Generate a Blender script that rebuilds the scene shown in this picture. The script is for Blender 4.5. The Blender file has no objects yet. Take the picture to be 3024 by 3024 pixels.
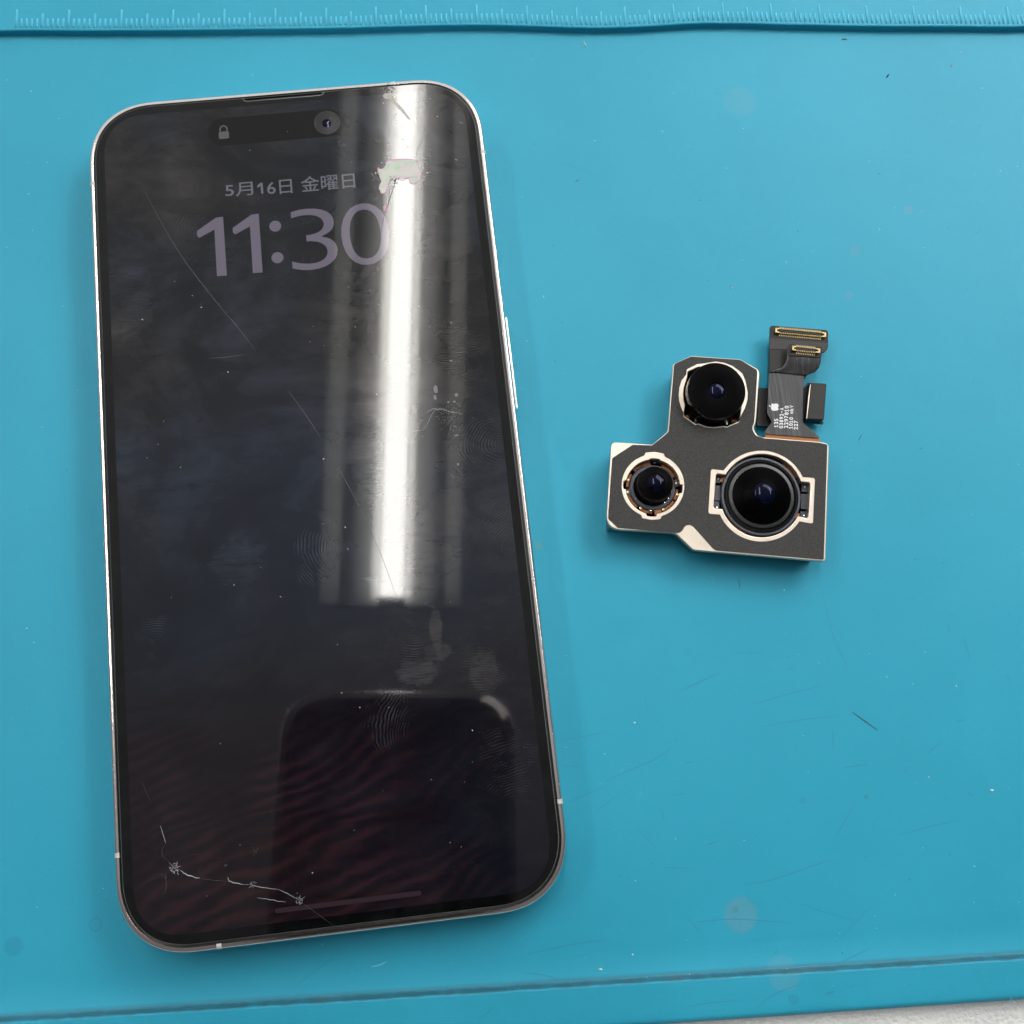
import bpy, bmesh, math, random
from mathutils import Vector, Matrix, Euler
random.seed(7)
S = 0.001                       # everything below is written in millimetres
SC = bpy.context.scene
COL = SC.collection

# ------------------------------------------------------------------ camera
CAM = Vector((23.88, -43.48, 178.39))
F = 3028.0
ROT = Matrix(((0.9931602573353256, 0.10461212225933007, -0.05185563736016278),
              (-0.1127732543338198, 0.9745131488148537, -0.19392347948074293),
              (0.030247253703259237, 0.19844502176511636, 0.9796451791235709)))
cd = bpy.data.cameras.new('camera'); cam = bpy.data.objects.new('camera', cd); COL.objects.link(cam)
cd.sensor_width = 36; cd.lens = F / 3024 * 36; cd.clip_start = 0.002; cd.clip_end = 50
cam.matrix_world = Matrix.Translation(CAM * S) @ ROT.to_4x4()
SC.camera = cam

# ------------------------------------------------------------------ world, exposure
w = bpy.data.worlds.new('World'); SC.world = w; w.use_nodes = True
nt = w.node_tree; bg = nt.nodes['Background']
tc = nt.nodes.new('ShaderNodeTexCoord'); dot = nt.nodes.new('ShaderNodeVectorMath'); dot.operation = 'DOT_PRODUCT'
nt.links.new(tc.outputs['Generated'], dot.inputs[0]); dot.inputs[1].default_value = (-0.04, 0.82, 0.57)   # the open side of the room; the photographer stands opposite
rmp = nt.nodes.new('ShaderNodeValToRGB'); nt.links.new(dot.outputs['Value'], rmp.inputs[0])
rmp.color_ramp.interpolation = 'EASE'
rmp.color_ramp.elements[0].position = 0.25; rmp.color_ramp.elements[0].color = (0.13, 0.127, 0.13, 1)
rmp.color_ramp.elements[1].position = 0.95; rmp.color_ramp.elements[1].color = (0.70, 0.70, 0.705, 1)
nt.links.new(rmp.outputs[0], bg.inputs[0]); bg.inputs[1].default_value = 1.12
SC.view_settings.view_transform = 'Standard'; SC.view_settings.look = 'None'
SC.view_settings.gamma = 1; SC.view_settings.exposure = 0.0; SC.view_settings.use_curve_mapping = False
LAMP_POWER = 37.0               # radiance of the fluorescent tubes
# added fill: unseen soft panel brightening the far right corner of the mat
al = bpy.data.lights.new('corner_fill_light', 'AREA'); al.shape = 'RECTANGLE'; al.size = .42; al.size_y = .20; al.energy = 2.0; al.color = (1.0, .985, .96)
ao = bpy.data.objects.new('corner_fill_light', al); COL.objects.link(ao); ao.location = (.40, .33, .42)
ao.rotation_euler = (Vector((.40, .33, .42)) - Vector((.10, .05, 0))).to_track_quat('Z', 'Y').to_euler()

# ------------------------------------------------------------------ helpers
def P(x, y, z):                 # photograph pixel (3024 px frame) -> point at height z, mm
    d = ROT @ Vector((x - 1512, 1512 - y, -F)); t = (z - CAM.z) / d.z
    return CAM + d * t
def crop(x0, y0, sc):
    return lambda x, y, z: P(x0 + x / sc, y0 + y / sc, z)
ORIG = {}
def thing(name, label, cat, loc=(0, 0, 0), group=None):
    o = bpy.data.objects.new(name, None); COL.objects.link(o)
    o.empty_display_size = 0.01
    o.location = Vector(loc) * S; o['label'] = label; o['category'] = cat
    if group: o['group'] = group
    ORIG[o.name] = Vector(loc); return o
def org(parent): return ORIG.get(parent.name, Vector()) if parent else Vector()
def mk(name, verts, faces, mat, parent=None, smooth=False, label=None, kind=None):
    og = org(parent)
    me = bpy.data.meshes.new(name)
    me.from_pydata([tuple((Vector(v) - og) * S) for v in verts], [], faces); me.update()
    return link(name, me, mat, parent, smooth, label, kind)
def link(name, me, mat, parent=None, smooth=False, label=None, kind=None):
    if mat and not me.materials: me.materials.append(mat)
    o = bpy.data.objects.new(name, me); COL.objects.link(o)
    if parent: o.parent = parent; ORIG[o.name] = org(parent)
    if smooth:
        for p in me.polygons: p.use_smooth = True
    if label: o['label'] = label
    if kind: o['kind'] = kind
    return o
def area(pts): return 0.5 * sum(a[0] * b[1] - b[0] * a[1] for a, b in zip(pts, pts[1:] + pts[:1]))
def round_poly(pts, r, n=4):
    """round every corner of a 2-D polygon; r number or list"""
    out = []; N = len(pts)
    for i in range(N):
        rr = r[i] if isinstance(r, (list, tuple)) else r
        p = Vector(pts[i][:2]); a = Vector(pts[i - 1][:2]); b = Vector(pts[(i + 1) % N][:2])
        if rr <= 0: out.append(p); continue
        da, db = (a - p), (b - p); k = min(rr, da.length * .48, db.length * .48)
        s, e = p + da.normalized() * k, p + db.normalized() * k
        for j in range(n + 1):
            t = j / n; out.append(s * (1 - t) ** 2 + p * 2 * t * (1 - t) + e * t * t)
    return out
def plate(name, outer, holes, z0, z1, mat, parent=None, bev=0.0, label=None, kind=None, smooth=False):
    """flat solid with true holes, from 2-D outlines (mm), rounded edges when bev > 0"""
    og = org(parent)
    cu = bpy.data.curves.new('tmp', 'CURVE'); cu.dimensions = '2D'; cu.fill_mode = 'BOTH'
    for k, pl in enumerate([outer] + list(holes)):
        pl = [Vector(p[:2]) for p in pl]
        if (area(pl) < 0) == (k == 0): pl = pl[::-1]
        sp = cu.splines.new('POLY'); sp.points.add(len(pl) - 1); sp.use_cyclic_u = True
        for q, p in zip(sp.points, pl): q.co = ((p.x - og.x), (p.y - og.y), 0, 1)
    h = (z1 - z0) / 2
    cu.extrude = max(h - bev, 1e-5); cu.bevel_depth = bev; cu.bevel_resolution = 2 if bev else 0; cu.offset = -bev
    t = bpy.data.objects.new('tmp', cu); COL.objects.link(t)
    dg = bpy.context.evaluated_depsgraph_get(); me = bpy.data.meshes.new_from_object(t.evaluated_get(dg))
    bpy.data.objects.remove(t); bpy.data.curves.remove(cu)
    me.transform(Matrix.Scale(S, 4) @ Matrix.Translation((0, 0, (z0 + z1) / 2 - og.z)))
    me.materials.clear(); me.name = name
    o = link(name, me, mat, parent, False, label, kind)
    if smooth:
        for p in me.polygons: p.use_smooth = abs(p.normal.z) < .999
    return o
def lathe(name, prof, c, mat, parent, n=72, smooth=True, label=None, a0=0, a1=None):
    full = a1 is None; a1 = 2 * math.pi if full else a1
    v = []; f = []; m = len(prof); cnt = n if full else n + 1
    for i in range(cnt):
        a = a0 + (a1 - a0) * i / n
        for r, z in prof: v.append((c[0] + r * math.cos(a), c[1] + r * math.sin(a), z))
    for i in range(n):
        j = (i + 1) % cnt if full else i + 1
        for k in range(m - 1): f.append((i * m + k, j * m + k, j * m + k + 1, i * m + k + 1))
    o = mk(name, v, f, mat, parent, smooth, label)
    if full:                                      # close the caps that sit on the axis
        bm = bmesh.new(); bm.from_mesh(o.data); bmesh.ops.remove_doubles(bm, verts=bm.verts, dist=1e-7)
        bm.normal_update(); bmesh.ops.recalc_face_normals(bm, faces=bm.faces); bm.to_mesh(o.data); bm.free()
        if smooth: sharp(o)
    return o
def sharp(o, ang=35):
    bm = bmesh.new(); bm.from_mesh(o.data)
    for e in bm.edges:
        if len(e.link_faces) == 2 and e.calc_face_angle(0) > math.radians(ang): e.smooth = False
    bm.to_mesh(o.data); bm.free()
def box_vf(c, u, v, w, hz):       # oriented box: centre, half-vectors
    vs = []; c = Vector(c)
    for a in (-1, 1):
        for b in (-1, 1):
            for d in (-1, 1): vs.append(c + Vector(u) * a + Vector(v) * b + Vector((0, 0, hz)) * d)
    return vs, [(0, 1, 3, 2), (4, 6, 7, 5), (0, 4, 5, 1), (2, 3, 7, 6), (0, 2, 6, 4), (1, 5, 7, 3)]
class MB:
    def __init__(s): s.v = []; s.f = []
    def add(s, v, f): n = len(s.v); s.v += [tuple(q) for q in v]; s.f += [tuple(i + n for i in q) for q in f]
    def box(s, c, u, v, hz): s.add(*box_vf(c, u, v, None, hz))
    def ribbon(s, pts, wd, z=None, taper=True):
        pts = [Vector(p) for p in pts]; n = len(pts); vs = []
        for i, p in enumerate(pts):
            d = (pts[min(i + 1, n - 1)] - pts[max(i - 1, 0)]); d.z = 0; d.normalize()
            k = wd / 2 * ((0.25 + 0.75 * math.sin(math.pi * (i + .3) / (n - .4))) if taper else 1)
            q = Vector((-d.y, d.x, 0)) * k; vs += [p + q, p - q]
        s.add(vs, [(2 * i, 2 * i + 1, 2 * i + 3, 2 * i + 2) for i in range(n - 1)])
    def out(s, name, mat, parent=None, **k): return mk(name, s.v, s.f, mat, parent, **k)
def text(name, s, corner, u, v, mat, parent, z, h=0.02, bold=0.0, label=None, spacing=1.0):
    """flat lettering: corner = lower left (mm), u = full width vector, v = full height vector"""
    cu = bpy.data.curves.new('tmp', 'FONT'); cu.body = s; cu.size = 1; cu.offset = bold; cu.space_character = spacing
    cu.resolution_u = 6; cu.extrude = 0
    t = bpy.data.objects.new('tmp', cu); COL.objects.link(t)
    dg = bpy.context.evaluated_depsgraph_get(); me = bpy.data.meshes.new_from_object(t.evaluated_get(dg))
    bpy.data.objects.remove(t); bpy.data.curves.remove(cu); me.materials.clear()
    xs = [q.co.x for q in me.vertices]; ys = [q.co.y for q in me.vertices]
    x0, x1, y0, y1 = min(xs), max(xs), min(ys), max(ys); og = org(parent)
    for q in me.vertices:
        p = Vector(corner[:2]) + Vector(u[:2]) * ((q.co.x - x0) / (x1 - x0)) + Vector(v[:2]) * ((q.co.y - y0) / (y1 - y0))
        q.co = Vector((p.x - og.x, p.y - og.y, z - og.z)) * S
    me.name = name
    return link(name, me, mat, parent, label=label)

# ---- tiny expression layer over shader nodes
class V:
    def __init__(s, nt, k): s.nt = nt; s.k = k
    def op(s, o, *a):
        n = s.nt.nodes.new('ShaderNodeMath'); n.operation = o
        for i, q in enumerate((s,) + a):
            if isinstance(q, V): s.nt.links.new(q.k, n.inputs[i])
            else: n.inputs[i].default_value = q
        return V(s.nt, n.outputs[0])
    def __add__(s, b): return s.op('ADD', b)
    __radd__ = __add__
    def __sub__(s, b): return s.op('SUBTRACT', b)
    def __rsub__(s, b): return (s * -1) + b
    def __mul__(s, b): return s.op('MULTIPLY', b)
    __rmul__ = __mul__
    def __truediv__(s, b): return s.op('DIVIDE', b)
    def clamp(s): return s.op('MAXIMUM', 0.0).op('MINIMUM', 1.0)
    def ss(s, a, b):                                      # smoothstep
        n = s.nt.nodes.new('ShaderNodeMapRange'); n.interpolation_type = 'SMOOTHSTEP'
        s.nt.links.new(s.k, n.inputs[0]); n.inputs[1].default_value = a; n.inputs[2].default_value = b
        return V(s.nt, n.outputs[0])
class Mat:
    def __init__(s, name, col=(.5, .5, .5), rough=.5, metal=0., **k):
        s.m = bpy.data.materials.new(name); s.m.use_nodes = True; s.nt = s.m.node_tree
        s.b = s.nt.nodes['Principled BSDF']; s.set('Base Color', (*col, 1)); s.set('Roughness', rough); s.set('Metallic', metal)
        for a, v in k.items(): s.set(a.replace('_', ' '), v)
        t = s.nt.nodes.new('ShaderNodeTexCoord'); m = s.nt.nodes.new('ShaderNodeVectorMath'); m.operation = 'SCALE'
        s.nt.links.new(t.outputs['Object'], m.inputs[0]); m.inputs['Scale'].default_value = 1 / S; s.co = m.outputs[0]
        x = s.nt.nodes.new('ShaderNodeSeparateXYZ'); s.nt.links.new(s.co, x.inputs[0])
        s.x, s.y, s.z = (V(s.nt, x.outputs[i]) for i in range(3))
    def set(s, k, v):
        if isinstance(v, V): s.nt.links.new(v.k, s.b.inputs[k])
        elif hasattr(v, 'is_linked'): s.nt.links.new(v, s.b.inputs[k])
        else: s.b.inputs[k].default_value = v
    def noise(s, scale, detail=3, rough=.5, dist=0., stretch=None, off=0.):
        n = s.nt.nodes.new('ShaderNodeTexNoise'); n.inputs['Scale'].default_value = scale; n.inputs['Detail'].default_value = detail
        n.inputs['Roughness'].default_value = rough; n.inputs['Distortion'].default_value = dist
        mp = s.nt.nodes.new('ShaderNodeMapping'); s.nt.links.new(s.co, mp.inputs[0]); mp.inputs['Location'].default_value = (off, off * 1.7, 0)
        if stretch: mp.inputs['Rotation'].default_value = (0, 0, stretch[0]); mp.inputs['Scale'].default_value = (stretch[1], stretch[2], 1)
        s.nt.links.new(mp.outputs[0], n.inputs[0]); return V(s.nt, n.outputs[0])
    def mix(s, f, a, b):
        n = s.nt.nodes.new('ShaderNodeMix'); n.data_type = 'RGBA'
        for i, q in ((0, f), (6, a), (7, b)):
            if isinstance(q, V): s.nt.links.new(q.k, n.inputs[i])
            elif hasattr(q, 'is_linked'): s.nt.links.new(q, n.inputs[i])
            else: n.inputs[i].default_value = q if i == 0 else (*q, 1)
        return n.outputs[2]
    def bump(s, h, dist_mm, strength=1.):
        n = s.nt.nodes.new('ShaderNodeBump'); n.inputs['Strength'].default_value = strength
        n.inputs['Distance'].default_value = dist_mm * S; s.nt.links.new(h.k, n.inputs['Height']); s.nt.links.new(n.outputs[0], s.b.inputs['Normal'])

# ------------------------------------------------------------------ materials
m = Mat('blue_silicone', rough=.5); MAT_BLUE = m.m
big = m.noise(.022, 3, .55); fine = m.noise(1.1, 3, .6); spk = m.noise(3.2, 2, .5, off=9.)
c = m.mix((big - .3) * 1.6, (.020, .318, .470), (.027, .360, .522))
c = m.mix(spk.ss(.69, .76) * .35, c, (.25, .55, .68))
c = m.mix(m.noise(2.3, 2, .5, off=4.).ss(.70, .77) * .4, c, (.02, .16, .26))
def stain(cx, cy, r, amt, col, c, soft=.14):
    dx = m.x - cx; dy = m.y - cy
    d = (dx * dx + dy * dy).op('SQRT') + (m.noise(.9, 3, .5, off=cx) - .5) * r * .35
    return m.mix((1 - d.ss(r * (1 - soft), r * (1 + soft))) * amt, c, col)
for px, py, r, amt, col in ((2187, 2702, 2.75, .24, (.20, .26, .28)), (2172, 2686, .55, .30, (.08, .19, .22)), (2308, 2872, 2.6, .13, (.26, .38, .44)),
                            (2185, 300, 3.2, .10, (.22, .34, .33)), (2683, 620, .9, .18, (.25, .25, .40)), (2525, 740, 1.1, .12, (.25, .25, .40)),
                            (2508, 870, .8, .14, (.25, .25, .40)), (2558, 2354, .35, .5, (.06, .18, .24)), (1590, 1612, .8, .22, (.18, .30, .22)),
                            (2336, 2944, .9, .3, (.03, .20, .30)), (40, 2795, 1.5, .3, (.02, .20, .32)), (2370, 2363, .6, .22, (.04, .20, .30))):
    q = P(px, py, 0); c = stain(q.x, q.y, r, amt, col, c)
ga, gb = P(0, 3020, 1.5), P(3024, 2832, 1.5); gs = (gb.y - ga.y) / (gb.x - ga.x)          # soiling plus groove shade, both painted along the lower lip
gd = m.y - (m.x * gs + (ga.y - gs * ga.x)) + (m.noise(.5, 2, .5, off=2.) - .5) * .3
grime_shade = (1 - gd.ss(.25, 1.35)) * gd.ss(-.25, .12) * (.80 + .35 * m.noise(.5, 3, .6, off=2.).ss(.3, .7))
c = m.mix(grime_shade.clamp() * .85, c, (.032, .115, .155))
c = m.mix(grime_shade.clamp() * m.noise(.35, 3, .6, stretch=(-.06, .3, 1.), off=12.).ss(.58, .75) * .3, c, (.14, .17, .16))
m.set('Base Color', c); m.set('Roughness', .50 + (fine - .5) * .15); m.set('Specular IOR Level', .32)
m.bump(m.noise(.35, 3, .5) + fine * .05, .25, .16)

MAT_TICK = Mat('blue_silicone_relief', (.085, .48, .66), .45, Specular_IOR_Level=.35).m  # same silicone, lightened: light caught by the relief is put into the colour
MAT_SCR = Mat('mat_scratch', (.024, .24, .38), .6).m
MAT_SCRL = Mat('mat_scratch_light', (.12, .44, .60), .5).m
m = Mat('white_laminate', (.82, .82, .80), .42); MAT_TABLE = m.m
m.set('Roughness', .34); m.bump(m.noise(1.4, 2, .5, dist=.3), 1.0, .5)
MAT_INK = Mat('blue_ink', (.02, .04, .35), .5).m

def steel(name, col, rough, bump=.02):
    m = Mat(name, col, rough, 1.0)
    n = m.noise(.55, 4, .7); f = m.noise(7., 3, .6, off=3.)
    m.set('Roughness', rough + (n - .4).clamp() * .25)
    m.set('Base Color', m.mix(f.ss(.45, .8) * .35, col, tuple(q * .55 for q in col)))
    m.bump(n + f * .15, bump, .6); return m.m
MAT_STEEL = steel('polished_steel', (.82, .76, .73), .12)
MAT_STEEL2 = steel('satin_plated_metal', (.76, .67, .57), .36, .01)
MAT_BAND = Mat('pale_antenna_plastic', (.60, .60, .55), .4).m
MAT_GASK = Mat('black_gasket', (.004, .004, .004), .35).m
MAT_GEDGE = Mat('ground_glass_edge', (.085, .095, .095), .25).m
m = Mat('frame_nick', (.95, .92, .88), .2, 1.0); MAT_NICK = m.m

# display glass: black, glossy, greasy; a dim lock-screen picture glows through it
def display(name, picture):
    m = Mat(name, (.004, .004, .005), .02); m.set('IOR', 1.40)
    hz = m.noise(.045, 4, .6, dist=.8, off=3.1).ss(.30, .72)  # grease haze; its broad patches also stand in for uneven room reflection
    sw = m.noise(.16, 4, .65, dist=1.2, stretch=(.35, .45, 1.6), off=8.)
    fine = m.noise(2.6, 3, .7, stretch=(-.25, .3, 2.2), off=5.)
    dirt_reflection = hz * (.45 + .75 * sw) * (.8 + .4 * fine)
    dirt_reflection = dirt_reflection * (.25 + .75 * (m.y + 45).ss(0, 55)) + .10 * fine  # fade towards the bottom paints the dimmer reflection there
    # wiped-off dabs: bare glass, darker
    dab = m.noise(.20, 3, .6, dist=.9, stretch=(-.45, .8, 2.0), off=21.).ss(.64, .74)
    dirt_reflection = dirt_reflection * (1 - .55 * dab)
    # fingerprints
    for cx, cy, r, ox, oy in FPR:
        dx = m.x - cx; dy = (m.y - cy) * .75
        d = (dx * dx + dy * dy).op('SQRT') + (m.noise(.3, 3, .6, off=cx) - .5) * r * 1.1
        ex = m.x - ox; ey = (m.y - oy) * 1.2
        ring = ((ex * ex + ey * ey).op('SQRT') * 12.0 + m.noise(.17, 3, .5, off=cy) * 26.).op('SINE').ss(-.3, .6)
        k = (1 - d.ss(r * .4, r)) * m.noise(.45, 3, .6, off=cx + 2).ss(.34, .62)
        dirt_reflection = dirt_reflection * (1 - k * .35) + k * ring * .9
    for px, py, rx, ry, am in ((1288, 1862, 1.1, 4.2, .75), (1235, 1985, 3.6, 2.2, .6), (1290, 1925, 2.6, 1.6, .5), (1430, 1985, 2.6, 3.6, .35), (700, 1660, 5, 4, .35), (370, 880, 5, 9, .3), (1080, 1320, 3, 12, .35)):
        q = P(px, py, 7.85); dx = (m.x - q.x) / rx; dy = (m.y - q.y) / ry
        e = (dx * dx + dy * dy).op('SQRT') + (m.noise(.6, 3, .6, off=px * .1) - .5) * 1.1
        dirt_reflection = dirt_reflection + (1 - e.ss(.7, 1.1)) * am * 1.5 * (.4 + m.noise(1.6, 3, .7, stretch=(.1, .35, 2.), off=3.).ss(.35, .65))
    tint = m.mix(m.noise(.03, 2, .5, off=61.).ss(.4, .6), (.036, .033, .032), (.024, .030, .043))
    dirt_reflection = dirt_reflection * (.55 + .9 * m.noise(.09, 4, .62, dist=1.6, stretch=(.8, .6, 1.3), off=71.).ss(.35, .68))
    m.set('Base Color', m.mix((dirt_reflection * .66).clamp(), (.0014, .0018, .0028), tint))
    m.set('Roughness', .032 + dirt_reflection.clamp() * .022)
    if picture:
        d = m.x * .35 + m.y * 1.0
        y = m.y + m.noise(.03, 2, .5, off=40.) * 16
        dune = (y * 2.5 - m.x * .95 + m.noise(.11, 3, .55, dist=.5, stretch=(-.35, .5, 1.6), off=12.) * 14).op('SINE')
        dune = (dune * .5 + .5).op('POWER', 1.5) * m.noise(.09, 3, .5, off=31.).ss(.32, .72)
        low = 1 - (m.y + 60).ss(0, 42)
        e = m.mix(dune * low, (.0046, .0017, .0032), (.0200, .0066, .0074))
        blue = (1 - ((m.y + 12) / 34.).op('ABSOLUTE').ss(.3, 1.)) * m.noise(.05, 3, .5, off=6.)
        e2 = m.mix(blue, (.0006, .0009, .0018), (.0045, .0090, .0190))
        e = m.mix(low, e2, e)
        cool = (m.x - 8).ss(0, 18) * low
        e = m.mix(cool * .7, e, (.0015, .0032, .0075))
        m.set('Emission Color', e); m.set('Emission Strength', 1.0)
    return m.m
def fp(px, py, r, opx, opy): a = P(px, py, 7.85); b = P(opx, opy, 7.85); return (a.x, a.y, r, b.x, b.y)
FPR = [fp(1360, 1060, 6.0, 1330, 880), fp(1400, 1290, 6.5, 1480, 1310), fp(1480, 1540, 5.0, 1560, 1620),
       fp(1430, 1990, 4.0, 1400, 2150), fp(1140, 2130, 5.0, 1340, 2150), fp(560, 670, 3.4, 700, 690),
       fp(930, 1640, 4.4, 1080, 1600), fp(450, 1880, 3.6, 450, 1930), fp(1500, 2250, 5.5, 1560, 2420), fp(1220, 1960, 4., 1220, 1760)]
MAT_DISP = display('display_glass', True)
m = Mat('black_border_glass', (.003, .003, .0035), .045); MAT_BORD = m.m; m.set('IOR', 1.38)
m.set('Base Color', m.mix(m.noise(.3, 4, .6).ss(.3, .9), (.002, .0022, .0025), (.007, .0075, .008)))
def glow(name, col, k):
    m = Mat(name, (.006, .006, .007), .04, IOR=1.4); m.set('Emission Color', (*col, 1)); m.set('Emission Strength', k); return m.m
MAT_TXT = glow('lit_numerals', (.128, .112, .150), 1.0)
MAT_TXT2 = glow('lit_date', (.125, .125, .155), 1.0)
MAT_LOCK = glow('lit_lock', (.095, .085, .090), 1.0)
MAT_HOME = glow('lit_home_bar', (.024, .013, .017), 1.0)
m = Mat('island_black', (.0015, .0015, .0015), .05, IOR=1.38); MAT_PILL = m.m
MAT_CRK = Mat('bright_crack', (.32, .33, .34), .25).m
MAT_CRKM = Mat('soft_crack', (.16, .165, .17), .3).m
MAT_CRKD = Mat('faint_scratch', (.060, .060, .062), .3).m
MAT_CRKF = Mat('hair_scratch', (.022, .022, .023), .25).m
MAT_CRKB = Mat('dark_crack', (.002, .002, .002), .5).m
m = Mat('lifted_glass_film', (.33, .35, .31), .32, .09); MAT_FILM = m.m
cc = m.mix(m.noise(.5, 2, .5).ss(.4, .6), (.40, .42, .37), (.29, .40, .32)); cc = m.mix(m.noise(.7, 2, .5, off=7.).ss(.52, .68), cc, (.46, .35, .40))
m.set('Base Color', cc)
MAT_FILMP = Mat('lifted_film_pink', (.50, .20, .38), .3).m
MAT_FLM2 = Mat('clear_chip_film', (.26, .25, .22), .25).m
MAT_LENSF = Mat('front_lens_glass', (.009, .010, .013), .3, Specular_IOR_Level=.2).m
MAT_LENSR = Mat('front_lens_rim', (.016, .017, .019), .3, Specular_IOR_Level=.3).m

m = Mat('black_foam_sticker', (.05, .05, .05), .75); MAT_STICK = m.m
g = m.noise(4.5, 3, .7); m.set('Base Color', m.mix(g.ss(.3, .75), (.022, .022, .022), (.052, .052, .051))); m.bump(g, .05, .5)
MAT_BLK = Mat('black_lens_paint', (.001, .001, .0015), .35, Specular_IOR_Level=.03).m
MAT_BLKG = Mat('black_gloss_barrel', (.003, .003, .004), .2, Specular_IOR_Level=.22).m
MAT_GREYG = Mat('grey_green_lens_ring', (.026, .030, .029), .35).m
MAT_CARR = Mat('slate_plastic_carrier', (.060, .068, .088), .42).m
MAT_COPP = Mat('copper_flex', (.33, .12, .04), .4, .3).m
MAT_GOLD = Mat('gold_contacts', (.95, .74, .38), .22, 1.0).m
MAT_SOLD = Mat('solder', (.85, .85, .85), .18, 1.0).m
def lens(name, col, th):
    m = Mat(name, col, .04); m.set('IOR', 1.45); m.set('Specular Tint', (.62, .66, 1., 1)); m.set('Specular IOR Level', .22)
    d = m.noise(1.4, 2, .5); m.set('Base Color', m.mix(d.ss(.45, .7), col, (col[0] * 2, col[1] * 2, col[2] * 4))); return m.m
MAT_LENSA = lens('blue_coated_lens', (.0010, .0015, .0060), 420.)
MAT_LENSB = lens('violet_coated_lens', (.0010, .0010, .0040), 330.)
m = Mat('grey_flex_film', (.085, .086, .090), .38); MAT_FLEX = m.m
st = m.noise(.9, 2, .5, stretch=(-.02, 2.0, .04)); m.set('Base Color', m.mix(st.ss(.45, .65), (.034, .035, .038), (.068, .069, .075)))
m.set('Roughness', .45 - st * .15); m.bump(st, .12, .8)
MAT_FLEXD = Mat('dark_flex_board', (.012, .0115, .0115), .5, Specular_IOR_Level=.35).m
m = Mat('black_tape', (.005, .0055, .006), .55); MAT_TAPE = m.m
m.bump(m.noise(.6, 2, .5), .15, .5)
MAT_AMB = Mat('amber_polyimide', (.36, .13, .03), .35).m
MAT_PRINT = Mat('white_print', (.80, .80, .84), .6).m
MAT_CASE = Mat('dark_phone_back', (.010, .009, .010), .4).m

# ------------------------------------------------------------------ ceiling lamps (they light the place and mirror in the glass)
def lamp(a, b, label):
    """a, b = ends on the ceiling side (mm)"""
    a = Vector(a); b = Vector(b); c = (a + b) / 2; L = (b - a).length / 2; u = (b - a).normalized(); v = Vector((-u.y, u.x, 0))
    t = thing('ceiling_lamp', label, 'ceiling lamp', (c.x, c.y, c.z), 'fluorescent ceiling lamps')
    prof = [(-118, 0), (-118, 14), (-45, 62), (-45, 78), (45, 78), (45, 62), (118, 14), (118, 0)]    # offset across, height above tube
    vs = []; 
    for e in (-L, L):
        for o_, h in prof: vs.append(c + u * e * 1.0 + v * o_ + Vector((0, 0, h - 20)))
    n = len(prof); fs = [(i, (i + 1) % n, n + (i + 1) % n, n + i) for i in range(n) if i != n - 1] + [tuple(range(n)), tuple(range(n, 2 * n))]
    hm = Mat('lamp_housing_paint', (.36, .36, .36), .6).m; rm = Mat('lamp_rail_paint', (.78, .78, .76), .5).m
    mk('housing', vs, fs, hm, t)
    tm = Mat('lamp_tube', (.8, .8, .8), .5); tm.set('Emission Color', (1.0, .975, .93, 1)); tm.set('Emission Strength', LAMP_POWER)
    vs = []; N = 20
    for e in (-L + 15, L - 15):
        for i in range(N):
            q = 2 * math.pi * i / N; vs.append(c + u * e + v * 21 * math.cos(q) + Vector((0, 0, 21 * math.sin(q) - 10)))
    mk('tube', vs, [(i, (i + 1) % N, N + (i + 1) % N, N + i) for i in range(N)] + [tuple(range(N)), tuple(range(N, 2 * N))], tm.m, t, smooth=False)
    for e in (-1, 1):
        for nm, o0, h0, o1, h1 in (('side_rail', 96, -14, 126, -40), ('reflector', 24, 2, 38, -12)):      # white slopes facing the tube
            q = [c + u * k * L + v * e * o + Vector((0, 0, h)) for k in (-1, 1) for o, h in ((o0, h0), (o1, h1), (o1, h0 + 6))]
            mk(nm, q, [(0, 1, 4, 3), (1, 2, 5, 4), (2, 0, 3, 5), (0, 2, 1), (3, 4, 5)], rm, t)
    for e in (-L + 8, L - 8):
        mb = MB(); mb.box(c + u * e, u * 7, v * 22, 32); mb.out('socket', rm, t)
    return t
lamp((-114, 174, 1700), (36, 1420, 1700), 'white fluorescent ceiling lamp straight above, mirrored down the phone screen')
lamp((1500, 100, 1750), (1650, 1330, 1750), 'white fluorescent ceiling lamp off to the right of the mat')
lamp((-1250, 100, 1700), (-1100, 1330, 1700), 'white fluorescent ceiling lamp off to the left of the mat')

# ------------------------------------------------------------------ table
tb = mk('table', [(-700, -500, -1.6), (800, -500, -1.6), (800, 500, -1.6), (-700, 500, -1.6), (-700, -500, -31), (800, -500, -31), (800, 500, -31), (-700, 500, -31)],
        [(0, 1, 2, 3), (4, 7, 6, 5), (0, 4, 5, 1), (1, 5, 6, 2), (2, 6, 7, 3), (3, 7, 4, 0)], MAT_TABLE)
tb['kind'] = 'structure'
mb = MB(); mb.ribbon([P(1872, 3019, -1.58), P(1888, 3021, -1.58), P(1887, 3030, -1.58), P(1884, 3046, -1.58)], .35, taper=False)
mb.out('pen_mark', MAT_INK, tb)

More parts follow.
